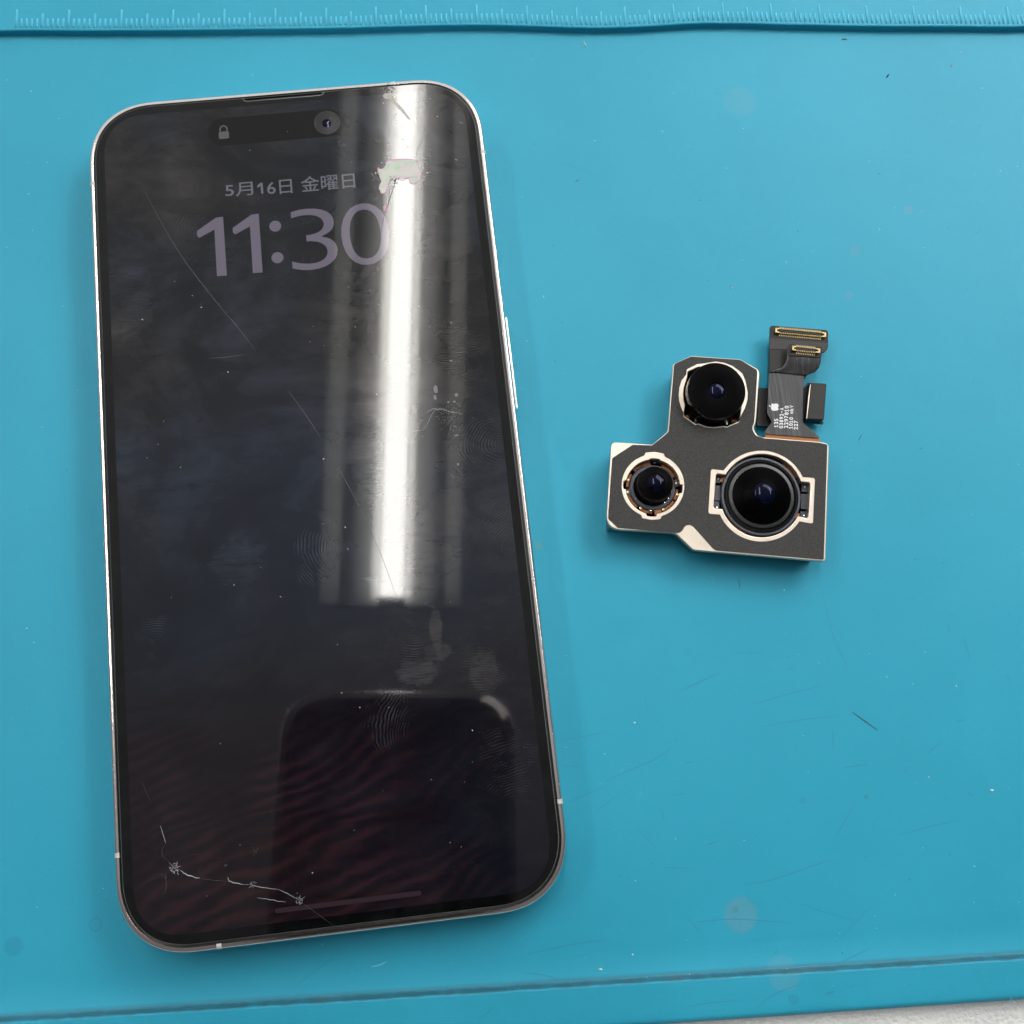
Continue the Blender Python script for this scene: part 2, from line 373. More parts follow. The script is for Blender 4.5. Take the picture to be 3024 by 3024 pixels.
# ------------------------------------------------------------------ silicone mat
mat = thing('repair_mat', 'bright blue silicone repair mat with raised ruler rim, under the phone', 'mat', (0, 0, 0))
wave = [(0, 90.6, 107.2), (250, 89.5, 106.5), (500, 88.5, 105.5), (760, 85, 102.5), (1000, 81.5, 99.5), (1150, 77.5, 95.5), (1310, 73, 91.7), (1440, 72.6, 90.8), (1569, 76.8, 93.5),
        (1725, 82, 97), (1828, 80.8, 96.4), (1930, 76.5, 92), (2024, 70, 86.5), (2120, 68.5, 85), (2334, 72.5, 88.6), (2593, 77, 92.3), (2800, 77.5, 93), (3024, 77.8, 93)]
WP = [(P(x, a, 1.5) + P(x, b, 0)) / 2 for x, a, b in wave]
def far(x):
    if x <= WP[0].x: return WP[0].y + (WP[0].x - x) * .085
    if x >= WP[-1].x: return WP[-1].y - (x - WP[-1].x) * .085
    for i in range(len(WP) - 1):
        if WP[i].x <= x <= WP[i + 1].x:
            y0, y1, y2, y3 = (WP[max(0, min(len(WP) - 1, j))].y for j in (i - 1, i, i + 1, i + 2))
            t = (x - WP[i].x) / (WP[i + 1].x - WP[i].x)
            return .5 * ((2 * y1) + (y2 - y0) * t + (2 * y0 - 5 * y1 + 4 * y2 - y3) * t * t + (3 * y1 - y0 - 3 * y2 + y3) * t ** 3)
NA, NB = P(0, 3020, 1.5), P(3024, 2832, 1.5)
def near(x): return NA.y + (x - NA.x) * (NB.y - NA.y) / (NB.x - NA.x)
EA, EB = P(1860, 3026, -1.0), P(3024, 2946, -1.0)
def edge(x): return EA.y + (x - EA.x) * (EB.y - EA.y) / (EB.x - EA.x)
XS = [-140 + i * 4 for i in range(20)] + [-60 + i * .8 for i in range(270)] + [156 + i * 4 for i in range(20)]
V_, F_ = [], []
def end_rim(x):
    k = lambda t: max(0, min(1, t)); s = k((-118 - x) / 1.0) + k((x - 212) / 1.0); s = k(s); return 1.5 * s * s * (3 - 2 * s)
for x in XS:
    yf, yn, ye = far(x), near(x), edge(x); r = .32
    row = [(yf + 38, -1.55), (yf + 38, 1.2), (yf + 37.7, 1.5)]
    row += [(yf + 37 - 36.3 * i / 8, 1.5) for i in range(9)]
    for i in range(7):                                      # rounded lip
        a = math.pi / 2 * i / 6; row.append((yf + r - r * math.sin(a), 1.5 - r + r * math.cos(a)))
    row += [(yf - .02, .5), (yf - .06, .22)]
    for i in range(4):
        a = math.pi / 2 * (i + 1) / 4; row.append((yf - .06 - .22 * (1 - math.cos(a)), .22 - .22 * math.sin(a)))
    n = 40; y0 = yf - .35; y1 = yn + .75
    row += [(y0 + (y1 - y0) * (i + 1) / n, 0) for i in range(n)]
    row += [(yn + .45, .12), (yn + .28, .42), (yn + .2, .8), (yn + .14, 1.15), (yn + .04, 1.38), (yn - .15, 1.49), (yn - .35, 1.5)]
    row += [(yn - .35 + (ye + 1.3 - yn + .35) * (i + 1) / 5, 1.5) for i in range(5)]
    for i in range(7):
        a = math.pi / 2 * (i + 1) / 7; row.append((ye + 1.3 - 1.2 * math.sin(a), .1 + 1.4 * math.cos(a)))
    row += [(ye + .05, -.8), (ye + .1, -1.55)]
    R_ = len(row); e = end_rim(x)
    for y, z in row: V_.append((x, y, max(z, e) if z > -.5 else z))
for i in range(len(XS) - 1):
    for k in range(R_ - 1): F_.append((i * R_ + k, i * R_ + k + 1, (i + 1) * R_ + k + 1, (i + 1) * R_ + k))
F_.append(tuple(range(R_ - 1, -1, -1))); F_.append(tuple((len(XS) - 1) * R_ + k for k in range(R_)))
F_.extend([(i * R_, (i + 1) * R_, (i + 1) * R_ + R_ - 1, i * R_ + R_ - 1) for i in range(len(XS) - 1)])
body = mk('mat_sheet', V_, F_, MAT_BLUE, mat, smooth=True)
bm = bmesh.new(); bm.from_mesh(body.data); bmesh.ops.recalc_face_normals(bm, faces=bm.faces); bm.to_mesh(body.data); bm.free(); sharp(body, 50)
# ruler marks moulded on the far rim: shared meshes, one object each
tk = [46.6, 200.8, 356, 508.8, 660, 811, 961, 1108.7, 1257, 1407, 1556, 1702, 1845, 1990, 2136.8, 2278.7, 2421.5, 2560.8, 2699.5, 2838, 2977]
TX = [P(t, 62, 1.5) for t in tk]
def tick_mesh(L):
    hw = .165; vs = []; fs = []
    sec = [(-hw - .06, -.03), (-hw * .7, .26), (hw * .7, .26), (hw + .06, -.03)]
    for y in (0, .12, L - .12, L):
        for q, z in sec: vs.append(Vector((q, y, z if y in (.12, L - .12) else -.03)) * S)
    for j in range(3):
        for k in range(3): fs.append((j * 4 + k, j * 4 + k + 1, j * 4 + k + 5, j * 4 + k + 4))
    me = bpy.data.meshes.new('tick'); me.from_pydata(vs, [], fs); me.materials.append(MAT_TICK)
    for p in me.polygons: p.use_smooth = True
    return me
TM = {10: tick_mesh(3.9), 5: tick_mesh(3.0), 1: tick_mesh(1.95)}
og = org(mat)
nt_ = 0
for k in range(-1, 22):
    for j in range(10):
        t = k + j / 10
        i = max(0, min(len(TX) - 2, int(math.floor(t)))); q = TX[i] + (TX[i + 1] - TX[i]) * (t - i)
        if q.x < -60 or q.x > 152 or t < 0: continue
        me = TM[10 if j == 0 else 5 if j == 5 else 1]
        o = bpy.data.objects.new('tick_mark', me); COL.objects.link(o); o.parent = mat
        o.location = Vector((q.x - og.x, far(q.x) + .62 - og.y, 1.5 - og.z)) * S; o.rotation_euler = (0, 0, math.radians(-4.9)); nt_ += 1

# scratches in the mat
def arc(pts, n=10, z=.012):
    """pixel control points -> smooth 3-D polyline"""
    out = []; m_ = len(pts)
    for i in range(m_ - 1):
        p0, p1, p2, p3 = (pts[max(0, min(m_ - 1, j))] for j in (i - 1, i, i + 1, i + 2))
        for s in range(n):
            t = s / n; f = lambda a, b, c, d: .5 * (2 * b + (c - a) * t + (2 * a - 5 * b + 4 * c - d) * t * t + (3 * b - a - 3 * c + d) * t ** 3)
            out.append(P(f(p0[0], p1[0], p2[0], p3[0]), f(p0[1], p1[1], p2[1], p3[1]), z))
    out.append(P(*pts[-1], z)); return out
C5 = lambda x, y: (2024 + x / 1.932, 1900 + y / 1.932)
C7 = lambda x, y: (1500 + x / 2.415, 1600 + y / 2.415)
scr = [([C5(370, 350), C5(570, 295), C5(800, 235)], .12), ([C5(425, 475), C5(640, 440), C5(890, 408)], .10),
       ([C5(345, 1380), C5(530, 1338), C5(740, 1265), C5(830, 1235)], .14), ([C5(60, 1590), C5(300, 1574), C5(620, 1600)], .14),
       ([C5(840, 1140), C5(900, 1030), C5(975, 905)], .10), ([C5(1220, 1095), C5(1400, 1045), C5(1580, 1003)], .12),
       ([C5(1370, 640), C5(1415, 600), C5(1465, 557)], .10), ([C5(640, 1480), C5(800, 1535), C5(960, 1580)], .09),
       ([C5(880, 1690), C5(960, 1600), C5(1070, 1490)], .09), ([C5(800, 1870), C5(930, 1800), C5(1060, 1735)], .11),
       ([C5(900, 712), C5(980, 698), C5(1040, 690)], .14), ([C5(0, 255), C5(100, 210), C5(200, 165)], .09),
       ([C5(870, 10), C5(900, 90), C5(930, 165)], .08), ([C5(1595, 0), C5(1612, 50), C5(1622, 100)], .08),
       ([C7(370, 1415), C7(540, 1390), C7(700, 1350)], .10), ([C7(380, 1590), C7(450, 1602), C7(520, 1612)], .10),
       ([C7(680, 1715), C7(880, 1625), C7(1060, 1545), C7(1170, 1460)], .12), ([C7(1200, 1075), C7(1330, 1020), C7(1460, 960)], .09),
       ([C7(440, 1860), C7(560, 1800), C7(720, 1730)], .10), ([C7(1260, 1580), C7(1330, 1568)], .12), ([C7(620, 1930), C7(720, 1850), C7(800, 1800)], .09),
       ([(1560, 2818), (1670, 2793), (1790, 2774)], .14), ([(1550, 2872), (1610, 2880), (1660, 2897)], .12),
       ([(1410, 3010), (1440, 2990), (1460, 2972)], .10), ([(870, 2915), (940, 2860), (990, 2828)], .10),
       ([(2034, 2972), (2110, 2960), (2200, 2955)], .12), ([(2235, 2975), (2290, 2935), (2360, 2908)], .14), ([(2440, 2935), (2465, 2928)], .3),
       ([(2860, 2340), (2872, 2352)], .2), ([(1655, 480), (1760, 515)], .08)]
C8 = lambda x, y: (1740 + x / 1.4735, 1713 + y / 1.4735)
scr += [([C8(1000, 0), C8(1055, 220), C8(1128, 400)], .09), ([C8(620, 315), C8(690, 316), C8(760, 318)], .08), ([C8(1058, 640), C8(1061, 700), C8(1062, 745)], .12),
        ([C8(500, 1158), C8(530, 1146), C8(565, 1137)], .16), ([C8(420, 1465), C8(450, 1495), C8(480, 1530)], .12), ([C8(205, 1075), C8(250, 1125), C8(295, 1175)], .09),
        ([C8(305, 1250), C8(380, 1252), C8(450, 1258)], .09), ([C8(305, 990), C8(322, 1020), C8(325, 1052)], .12), ([C8(1625, 250), C8(1645, 300), C8(1655, 350)], .12),
        ([C8(860, 388), C8(875, 384), C8(892, 377)], .14), ([C8(1590, 614), C8(1615, 611), C8(1640, 608)], .12), ([C8(1560, 185), C8(1566, 210), C8(1568, 232)], .14),
        ([C8(1820, 410), C8(1822, 425), C8(1826, 440)], .14), ([C8(370, 925), C8(373, 935)], .16), ([C8(392, 935), C8(405, 930), C8(418, 926)], .12),
        ([C8(1370, 822), C8(1374, 832), C8(1380, 838)], .16), ([C8(1122, 1772), C8(1145, 1766), C8(1168, 1762)], .1), ([C8(805, 1630), C8(812, 1622), C8(820, 1614)], .16),
        ([C8(180, 1430), C8(100, 1436), C8(0, 1580)], .0001)]
for pts, wd in scr[:-1]:
    z = 1.515 if min(p[1] for p in pts) > 2900 and pts[0][0] > 1300 and pts[0] != (1550, 2872) else .012
    mb = MB(); mb.ribbon(arc(pts, z=z), wd); mb.out('scratch', MAT_SCR, mat)
for pts, wd in (([(1095, 2855), (1120, 2850), (1143, 2839)], .28), ([(2985, 2940), (2988, 2965)], .12)):
    mb = MB(); mb.ribbon(arc(pts, z=.012 if pts[0][0] < 2000 else 1.515), wd); mb.out('scratch', MAT_SCRL, mat)
# pressed ring mark left of the phone
c = P(282, 2730, 0); lathe('ring_mark', [(1.03, .004), (1.0, .02), (.93, .02), (.90, .004)], c, MAT_SCR, mat, 40)
lathe('ring_dot', [(.0001, .03), (.06, .02), (.08, .004)], P(279, 2733, 0), MAT_SCR, mat, 12)

# ------------------------------------------------------------------ smartphone
ph = thing('smartphone', 'large dark cracked smartphone with silver steel frame showing 11:30, lying on blue mat', 'phone', (0, 0, 0))
PW, PH = 71.5 / 2, 147.5 / 2
def rr(inset, r=12.2, n=16, ex=2.28):
    """rounded outline with soft (superelliptic) corners"""
    hw, hh = PW - inset, PH - inset; rad = max(r - inset * .9, .5); out = []
    for sx, sy, k in ((1, 1, 0), (-1, 1, 1), (-1, -1, 0), (1, -1, 1)):
        seg = []
        for i in range(n + 1):
            a = math.pi / 2 * i / n
            seg.append((sx * (hw - rad + rad * math.cos(a) ** (2 / ex)), sy * (hh - rad + rad * math.sin(a) ** (2 / ex))))
        out += seg[::-1] if k else seg
    return out
def sweep(name, prof, mat, parent, label=None, close=False, ang=30):
    vs = []; fs = []; m_ = len(prof); N = None
    loops = [rr(d) for d, z in prof]; N = len(loops[0])
    # resample long straights
    def dens(l):
        o_ = []
        for i in range(len(l)):
            a, b = l[i], l[(i + 1) % len(l)]; o_.append(a)
            if i % 17 == 16:
                for s in range(1, 30): o_.append((a[0] + (b[0] - a[0]) * s / 30, a[1] + (b[1] - a[1]) * s / 30))
        return o_
    loops = [dens(l) for l in loops]; N = len(loops[0])
    for l, (d, z) in zip(loops, prof): vs += [(x, y, z) for x, y in l]
    for k in range(m_ - 1):
        for i in range(N): fs.append((k * N + i, k * N + (i + 1) % N, (k + 1) * N + (i + 1) % N, (k + 1) * N + i))
    if close: fs.append(tuple(range(N))[::-1])
    o = mk(name, vs, fs, mat, parent, True, label); sharp(o, ang); return o
FP = [(1.2, .02), (.45, .05), (.18, .22), (.04, .6), (0, 1.1), (0, 6.55), (.03, 6.95), (.13, 7.28), (.30, 7.47), (.50, 7.54), (.84, 7.56), (.90, 7.50), (.90, 6.8)]
sweep('frame', FP, MAT_STEEL, ph, close=True)
sweep('gasket', [(.88, 7.0), (1.45, 7.02)], MAT_GASK, ph)
sweep('glass_edge', [(1.24, 6.9), (1.24, 7.62), (1.28, 7.72), (1.44, 7.845)], MAT_GEDGE, ph)
# cover glass with the earpiece cut-out
o_ = rr(1.43); s0, s1 = P(722, 290, 7.85).x, P(952, 270, 7.85).x; top = PH - 1.43
glass = []
for q in o_:
    glass.append(q)
    if abs(q[0] - max(a[0] for a in o_ if abs(a[1] - top) < 1e-6)) < 1e-6 and abs(q[1] - top) < 1e-6 and len(glass) < 40:
        glass += round_poly([(s1 + .3, top), (s1 - .2, top - .52), (s0 + .2, top - .52), (s0 - .3, top)], [.2, .3, .3, .2])
gl = plate('cover_glass', glass, [], 7.0, 7.85, MAT_BORD, ph)
mb = MB(); mb.box(((s0 + s1) / 2, top - .12, 7.28), ((s1 - s0) / 2 - .3, 0, 0), (0, .42, 0), .2); mb.out('earpiece', MAT_GASK, ph)
mb = MB(); mb.ribbon([(s0 - .4, top + .02, 7.855), (s0 + .1, top - .5, 7.855), (s0 + .5, top - .6, 7.855), (s1 - .5, top - .6, 7.855), (s1 - .1, top - .5, 7.855), (s1 + .4, top + .02, 7.855)], .16, taper=False)
mb.out('earpiece_rim', MAT_GEDGE, ph)
# active display, a hair proud of the border print
dd = rr(2.95, r=10.6)
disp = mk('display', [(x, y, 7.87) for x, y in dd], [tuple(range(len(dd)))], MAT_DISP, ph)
ZT = 7.885
# island, front camera
a, b = P(614, 393, ZT), P(1018, 358, ZT); yy = (a.y + b.y) / 2; hr = 2.75
pill = [(b.x - hr + hr * math.cos(t), yy + hr * math.sin(t)) for t in [(-math.pi / 2 + math.pi * i / 16) for i in range(17)]] + \
       [(a.x + hr + hr * math.cos(t), yy + hr * math.sin(t)) for t in [(math.pi / 2 + math.pi * i / 16) for i in range(17)]]
mk('island', [(x, y, ZT) for x, y in pill], [tuple(range(34))], MAT_PILL, disp)
c = P(966, 362, 7.9)
lathe('front_camera', [(.0001, 7.93), (1.0, 7.925), (2.0, 7.905), (2.28, 7.885)], c, MAT_LENSF, ph, 48)
lathe('front_camera_rim', [(2.16, 7.900), (2.22, 7.925), (2.32, 7.925), (2.38, 7.89)], c, MAT_LENSR, ph, 48)
lathe('front_lens', [(.0001, 7.99), (.5, 7.97), (.85, 7.935)], c + Vector((-.1, -.15, 0)), MAT_LENSB, ph, 32)
# lock-screen writing
def lt(name, s, pl, pr, pb, pt, mt, bold):
    L, Rr, B_, T_ = P(*pl, ZT).x, P(*pr, ZT).x, P(*pb, ZT).y, P(*pt, ZT).y
    return text(name, s, (L, B_), (Rr - L, 0), (0, T_ - B_), mt, disp, ZT, bold=bold)
A = lambda x, y: (200 + x / 2.415, 180 + y / 2.415); B = lambda x, y: (900 + x / 2.415, 180 + y / 2.415)
def flat(name, pts, mt, parent, z, rad=.12, n=3):
    q = round_poly([(P(*p, z).x, P(*p, z).y) for p in pts], rad, n); return mk(name, [(a[0], a[1], z) for a in q], [tuple(range(len(q)))], mt, parent)
flat('clock_numeral', [A(1056, 1118), A(1108, 1110), A(1135, 1530), A(1064, 1535), A(1046, 1203), A(938, 1262), A(922, 1245), A(922, 1212)], MAT_TXT, disp, ZT)
flat('clock_numeral', [A(1310, 1096), A(1362, 1089), A(1390, 1508), A(1320, 1513), A(1300, 1180), A(1193, 1238), A(1177, 1222), A(1177, 1190)], MAT_TXT, disp, ZT)
for q in (A(1480, 1178), A(1496, 1403)):
    c = P(*q, ZT); mk('clock_colon_dot', [(c.x + 1.06 * math.cos(t * math.pi / 14), c.y + 1.06 * math.sin(t * math.pi / 14), ZT) for t in range(28)], [tuple(range(28))], MAT_TXT, disp)
lt('clock_numeral', '3', (857, 700), (996, 722), (941, 795), (925, 614.8), MAT_TXT, -.012)
lt('clock_numeral', '0', (1007.7, 693), (1150.5, 697), (1082, 782.5), (1066, 601), MAT_TXT, -.012)
lt('date_text', '5\u6708', (664.6, 560), (747, 558), (700, 580), (735, 537), MAT_TXT2, .006)
flat('date_text', [A(1372, 870), A(1390, 868), A(1396, 945), A(1380, 947), A(1375, 892), A(1353, 905), A(1350, 890)], MAT_TXT2, disp, ZT, .04)
lt('date_text', '6\u65e5 \u91d1\u66dc\u65e5', (788, 545), (1047.8, 530), (860, 571), (1040, 509), MAT_TXT2, .006)
c = P(661, 395, ZT); lk = round_poly([(c.x - .92, c.y - 1.0), (c.x + .92, c.y - 1.0), (c.x + .92, c.y + .45), (c.x - .92, c.y + .45)], .3)
mb = MB(); mb.add([(p[0], p[1], ZT + .01) for p in lk], [tuple(range(len(lk)))])
mb.ribbon([(c.x + .62 * math.cos(t), c.y + .95 + .62 * math.sin(t), ZT + .01) for t in [math.pi * i / 14 for i in range(15)]], .26, taper=False)
mb.ribbon([(c.x - .62, c.y + .97, ZT + .01), (c.x - .62, c.y + .5, ZT + .01)], .26, taper=False); mb.ribbon([(c.x + .62, c.y + .97, ZT + .01), (c.x + .62, c.y + .5, ZT + .01)], .26, taper=False)
mb.out('lock_icon', MAT_LOCK, disp)
a, b = P(812, 2690, ZT), P(1245, 2637, ZT); y = (a.y + b.y) / 2; r = .37
hb = [(b.x - r + r * math.cos(t), y + r * math.sin(t)) for t in [(-math.pi / 2 + math.pi * i / 8) for i in range(9)]] + [(a.x + r + r * math.cos(t), y + r * math.sin(t)) for t in [(math.pi / 2 + math.pi * i / 8) for i in range(9)]]
mk('home_bar', [(x, y_, ZT) for x, y_ in hb], [tuple(range(18))], MAT_HOME, disp)
# antenna bands: thin collars let 0.02 mm proud of the steel
def band(pos, axis, side):
    vs = []; fs = []; wd = .75; prof = [(-.02, 1.0), (-.02, 6.55), (.01, 6.96), (.115, 7.30), (.29, 7.49), (.50, 7.56), (.86, 7.58), (.92, 7.5)]
    for t in (-wd / 2, wd / 2):
        for d, z in prof:
            vs.append((pos + t, side * (PH - d), z) if axis == 'x' else (side * (PW - d), pos + t, z))
    n = len(prof); fs = [(i, i + 1, n + i + 1, n + i) for i in range(n - 1)]
    mk('antenna_band', vs, fs, MAT_BAND, ph, smooth=True)
band(P(1161, 246, 7.5).x, 'x', 1); band(P(646.7, 2793, 7.5).x, 'x', -1)
band(P(1436, 447, 7.5).y, 'y', 1); band(P(1667, 2365, 7.5).y, 'y', 1)
band(P(267, 542, 7.5).y, 'y', -1); band(P(341, 2527, 7.5).y, 'y', -1)
# side button
y0, y1 = P(1503, 936, 5).y, P(1530, 1210, 5).y; cy, hl = (y0 + y1) / 2, abs(y0 - y1) / 2
bp = round_poly([(PW - .3, cy - hl), (PW + .42, cy - hl), (PW + .42, cy + hl), (PW - .3, cy + hl)], [.1, .35, .35, .1], 5)
plate('side_button', bp, [], 2.4, 5.4, MAT_STEEL, ph, bev=.12)
# nicks and scuffs on the frame's rim
mb = MB(); rim = []
for i in range(55):
    side = random.choice('LLLRRRB'); wl = random.uniform(.08, .5); d = random.uniform(.15, .85)
    z = 7.575
    if side == 'L': y = random.uniform(-50, 58); pts = [(-PW + d, y, z), (-PW + d + .02, y + wl, z)]
    elif side == 'R': y = random.uniform(-58, 58); pts = [(PW - d, y, z), (PW - d - .02, y + wl, z)]
    else: x = random.uniform(-24, 24); pts = [(x, -PH + d, z), (x + wl, -PH + d + .02, z)]
    mb.ribbon([Vector(p) for p in pts], random.uniform(.03, .07), taper=False)
mb.out('rim_nicks', MAT_NICK, ph, kind='stuff')

# ---- cracks and scratches in the glass
ZC = 7.9
def cr(pts, wd, mt, nm='crack', n=6, jig=0.0, taper=True):
    q = arc(pts, n=n, z=ZC)
    q = [p + Vector((random.uniform(-jig, jig), random.uniform(-jig, jig), 0)) for p in q]
    mb = MB(); mb.ribbon(q, wd, taper=taper); return mb.out(nm, mt, disp)
A = lambda x, y: (200 + x / 2.415, 180 + y / 2.415); B = lambda x, y: (900 + x / 2.415, 180 + y / 2.415)
D = lambda x, y: (250 + x / 2.415, 2200 + y / 2.415); E_ = lambda x, y: (900 + x / 2.76, 900 + y / 2.76); G = lambda x, y: (900 + x / 2.76, 1500 + y / 2.76); H = lambda x, y: (250 + x / 2.76, 900 + y / 2.76)
cr([A(550, 930), A(700, 1210), A(860, 1460), A(1090, 1755), A(1220, 1900)], .085, MAT_CRKD, 'scratch')
cr([H(1110, 20), H(1260, 200), H(1390, 370)], .07, MAT_CRKD, 'scratch')
cr([H(1650, 690), H(1790, 880), H(1920, 1080)], .07, MAT_CRKD, 'scratch')
cr([E_(0, 890), E_(210, 1220), E_(400, 1560), E_(570, 1900)], .05, MAT_CRKF, 'scratch')
cr([G(520, 150), G(640, 430), G(745, 720)], .06, MAT_CRKB, 'scratch')
cr([H(1010, 437), H(1150, 428), H(1300, 405)], .09, MAT_CRKD, 'scratch')
cr([E_(885, 1030), E_(970, 1015), E_(1015, 940), E_(1050, 870), E_(1090, 850)], .08, MAT_CRKM, 'crack', jig=.03)
cr([E_(990, 880), E_(1040, 850), E_(1100, 850), E_(1180, 870), E_(1300, 895)], .13, MAT_CRKM, 'crack', jig=.14)
cr([E_(1060, 260), E_(1090, 230), E_(1120, 210)], .07, MAT_CRKD, 'scratch')
# lower left fracture chain
cr([D(540, 575), D(560, 640), D(578, 700)], .10, MAT_CRK)
cr([D(578, 700), D(550, 770), D(600, 835)], .05, MAT_CRKD, jig=.04)
cr([D(640, 878), D(560, 935), D(480, 960), D(400, 1010)], .05, MAT_CRKF, jig=.04)
cr([D(650, 870), D(700, 800), D(820, 780), D(830, 860), D(800, 950)], .05, MAT_CRKF, jig=.05)
cr([D(600, 835), D(640, 878), D(680, 893)], .10, MAT_CRKM, jig=.05)
cr([D(1135, 995), D(1175, 995)], .08, MAT_CRKM, jig=.03)
cr([D(680, 893), D(730, 925), D(820, 950)], .17, MAT_CRK, jig=.06)
cr([D(820, 950), D(920, 965), D(1020, 972)], .05, MAT_CRKD, jig=.04)
cr([D(1020, 945), D(1035, 972), D(1080, 985), D(1135, 995)], .15, MAT_CRK, jig=.05)
cr([D(1175, 995), D(1260, 1015), D(1380, 1030)], .11, MAT_CRK, jig=.03)
cr([D(1380, 1030), D(1440, 1055), D(1520, 1100)], .09, MAT_CRK, jig=.06)
cr([D(1230, 1088), D(1330, 1105), D(1435, 1122)], .09, MAT_CRK, jig=.06)
cr([D(1540, 1120), D(1640, 1190), D(1790, 1300)], .05, MAT_CRKD)
cr([D(575, 930), D(582, 1000), D(572, 1058)], .08, MAT_CRKD)
cr([D(410, 260), D(440, 340), D(462, 390)], .05, MAT_CRKD)
def shatter(c, r, n, mt, nm='chip'):
    mb = MB(); c = P(*c, ZC)
    for i in range(n):
        a = random.uniform(0, 6.28); d = r * math.sqrt(random.random()); p = c + Vector((math.cos(a) * d, math.sin(a) * d, 0))
        b_ = random.uniform(0, 6.28); l = random.uniform(.15, .45) * r
        mb.ribbon([p, p + Vector((math.cos(b_) * l, math.sin(b_) * l, 0)), p + Vector((math.cos(b_ + .5) * l * 1.8, math.sin(b_ + .5) * l * 1.8, 0))], r * .12)
    mb.out(nm, mt, disp)
shatter(D(640, 878), .75, 26, MAT_CRK); shatter(D(1530, 1105), .65, 16, MAT_CRK); shatter(D(1195, 993), .45, 12, MAT_CRK)
shatter(D(570, 935), .45, 10, MAT_CRKD); shatter(D(1215, 762), .5, 12, MAT_CRKD); shatter(D(1000, 862), .25, 6, MAT_CRK)
# upper right impact: lifted, iridescent glass with a dark centre
lift = [B(*q) for q in ((585, 712), (700, 700), (790, 705), (830, 790), (822, 850), (775, 880), (750, 870), (740, 835), (690, 840), (650, 825), (610, 850), (590, 900), (570, 945), (545, 945), (528, 900), (548, 860), (530, 810), (518, 760), (545, 775), (570, 760))]
lp = [P(*q, 7.892) for q in lift]
sx = [(p.x, p.y) for p in lp]; sm0 = round_poly(sx, .35, 3); sm = []
for a, b in zip(sm0, sm0[1:] + sm0[:1]):
    for k in range(2):
        q = a.lerp(b, k / 2); sm.append(q + Vector((random.uniform(-.06, .06), random.uniform(-.06, .06))))
plate('lifted_glass', sm, [], 7.886, 7.892, MAT_FILM, disp)
mb = MB(); i = 0
while i < len(sm) - 4:                                   # broken coloured fringe
    k = random.randint(3, 9); seg = [Vector((p[0], p[1], 7.897)) for p in sm[i:i + k + 1]]
    if len(seg) > 2: mb.ribbon(seg, random.uniform(.10, .26))
    i += k + random.randint(0, 2)
mb.out('lifted_glass_rim', MAT_FILMP, disp)
mb = MB()
for px, py, rx, ry in ((548, 725, .18, .1), (505, 800, .15, .2), (600, 690, .2, .09), (700, 560, .1, .2), (735, 610, .09, .16), (842, 760, .1, .25), (610, 960, .12, .3), (628, 985, .08, .2), (820, 905, .16, .12), (770, 925, .12, .09), (690, 470, .08, .2), (650, 380, .1, .22), (560, 300, .14, .08)):
    c = P(*B(px, py), ZC); n_ = 7; mb.add([(c.x + rx * math.cos(6.283 * i / n_) * random.uniform(.5, 1.3), c.y + ry * math.sin(6.283 * i / n_) * random.uniform(.5, 1.3), 7.896) for i in range(n_)], [tuple(range(n_))])
mb.out('glass_splinter', MAT_FILM, disp)
sp = round_poly([(P(*B(*q), 7.89).x, P(*B(*q), 7.89).y) for q in ((560, 1040), (575, 1020), (590, 1050), (580, 1075), (565, 1070))], .1, 2)
mk('lifted_glass', [(p[0], p[1], 7.892) for p in sp], [tuple(range(len(sp)))], MAT_FILMP, disp)
cf = round_poly([(P(*B(*q), 7.89).x, P(*B(*q), 7.89).y) for q in ((555, 250), (570, 232), (615, 228), (650, 290), (700, 340), (755, 415), (740, 418), (690, 360), (640, 310), (610, 275), (570, 268))], .15, 2)
mk('lifted_glass', [(p[0], p[1], 7.891) for p in cf], [tuple(range(len(cf)))], MAT_FLM2, disp)
shatter(B(635, 850), .8, 22, MAT_CRKB, 'chip'); shatter(B(600, 195), .9, 16, MAT_CRKB, 'chip'); shatter(B(620, 900), .6, 12, MAT_CRK, 'chip')
cr([B(650, 830), B(640, 880), B(620, 940), B(600, 1000), B(575, 1075)], .12, MAT_CRKB)
cr([B(575, 1075), B(555, 1150), B(545, 1230)], .07, MAT_CRKB); cr([B(650, 840), B(700, 850), B(740, 832), B(800, 826)], .07, MAT_CRKB)
cr([B(520, 1430), B(518, 1620), B(480, 1720), B(380, 1840), B(240, 1930)], .05, MAT_CRKB, 'scratch')
cr([B(850, 510), B(830, 570), B(795, 660)], .07, MAT_CRKD); cr([B(830, 860), B(880, 890), B(940, 935)], .05, MAT_CRKD)
cr([B(885, 650), B(895, 700), B(898, 730)], .05, MAT_CRKD); cr([B(470, 800), B(500, 830), B(550, 865)], .14, MAT_CRKD)
cr([B(480, 815), B(495, 830), B(490, 850), B(475, 855)], .12, MAT_CRKD); cr([B(610, 900), B(600, 960), B(598, 1020)], .09, MAT_CRKD)
cr([B(865, 620), B(885, 633), B(905, 630)], .1, MAT_CRKD); cr([B(1070, 700), B(1090, 708)], .25, MAT_CRKD); cr([B(1100, 435), B(1130, 445)], .22, MAT_CRKD)
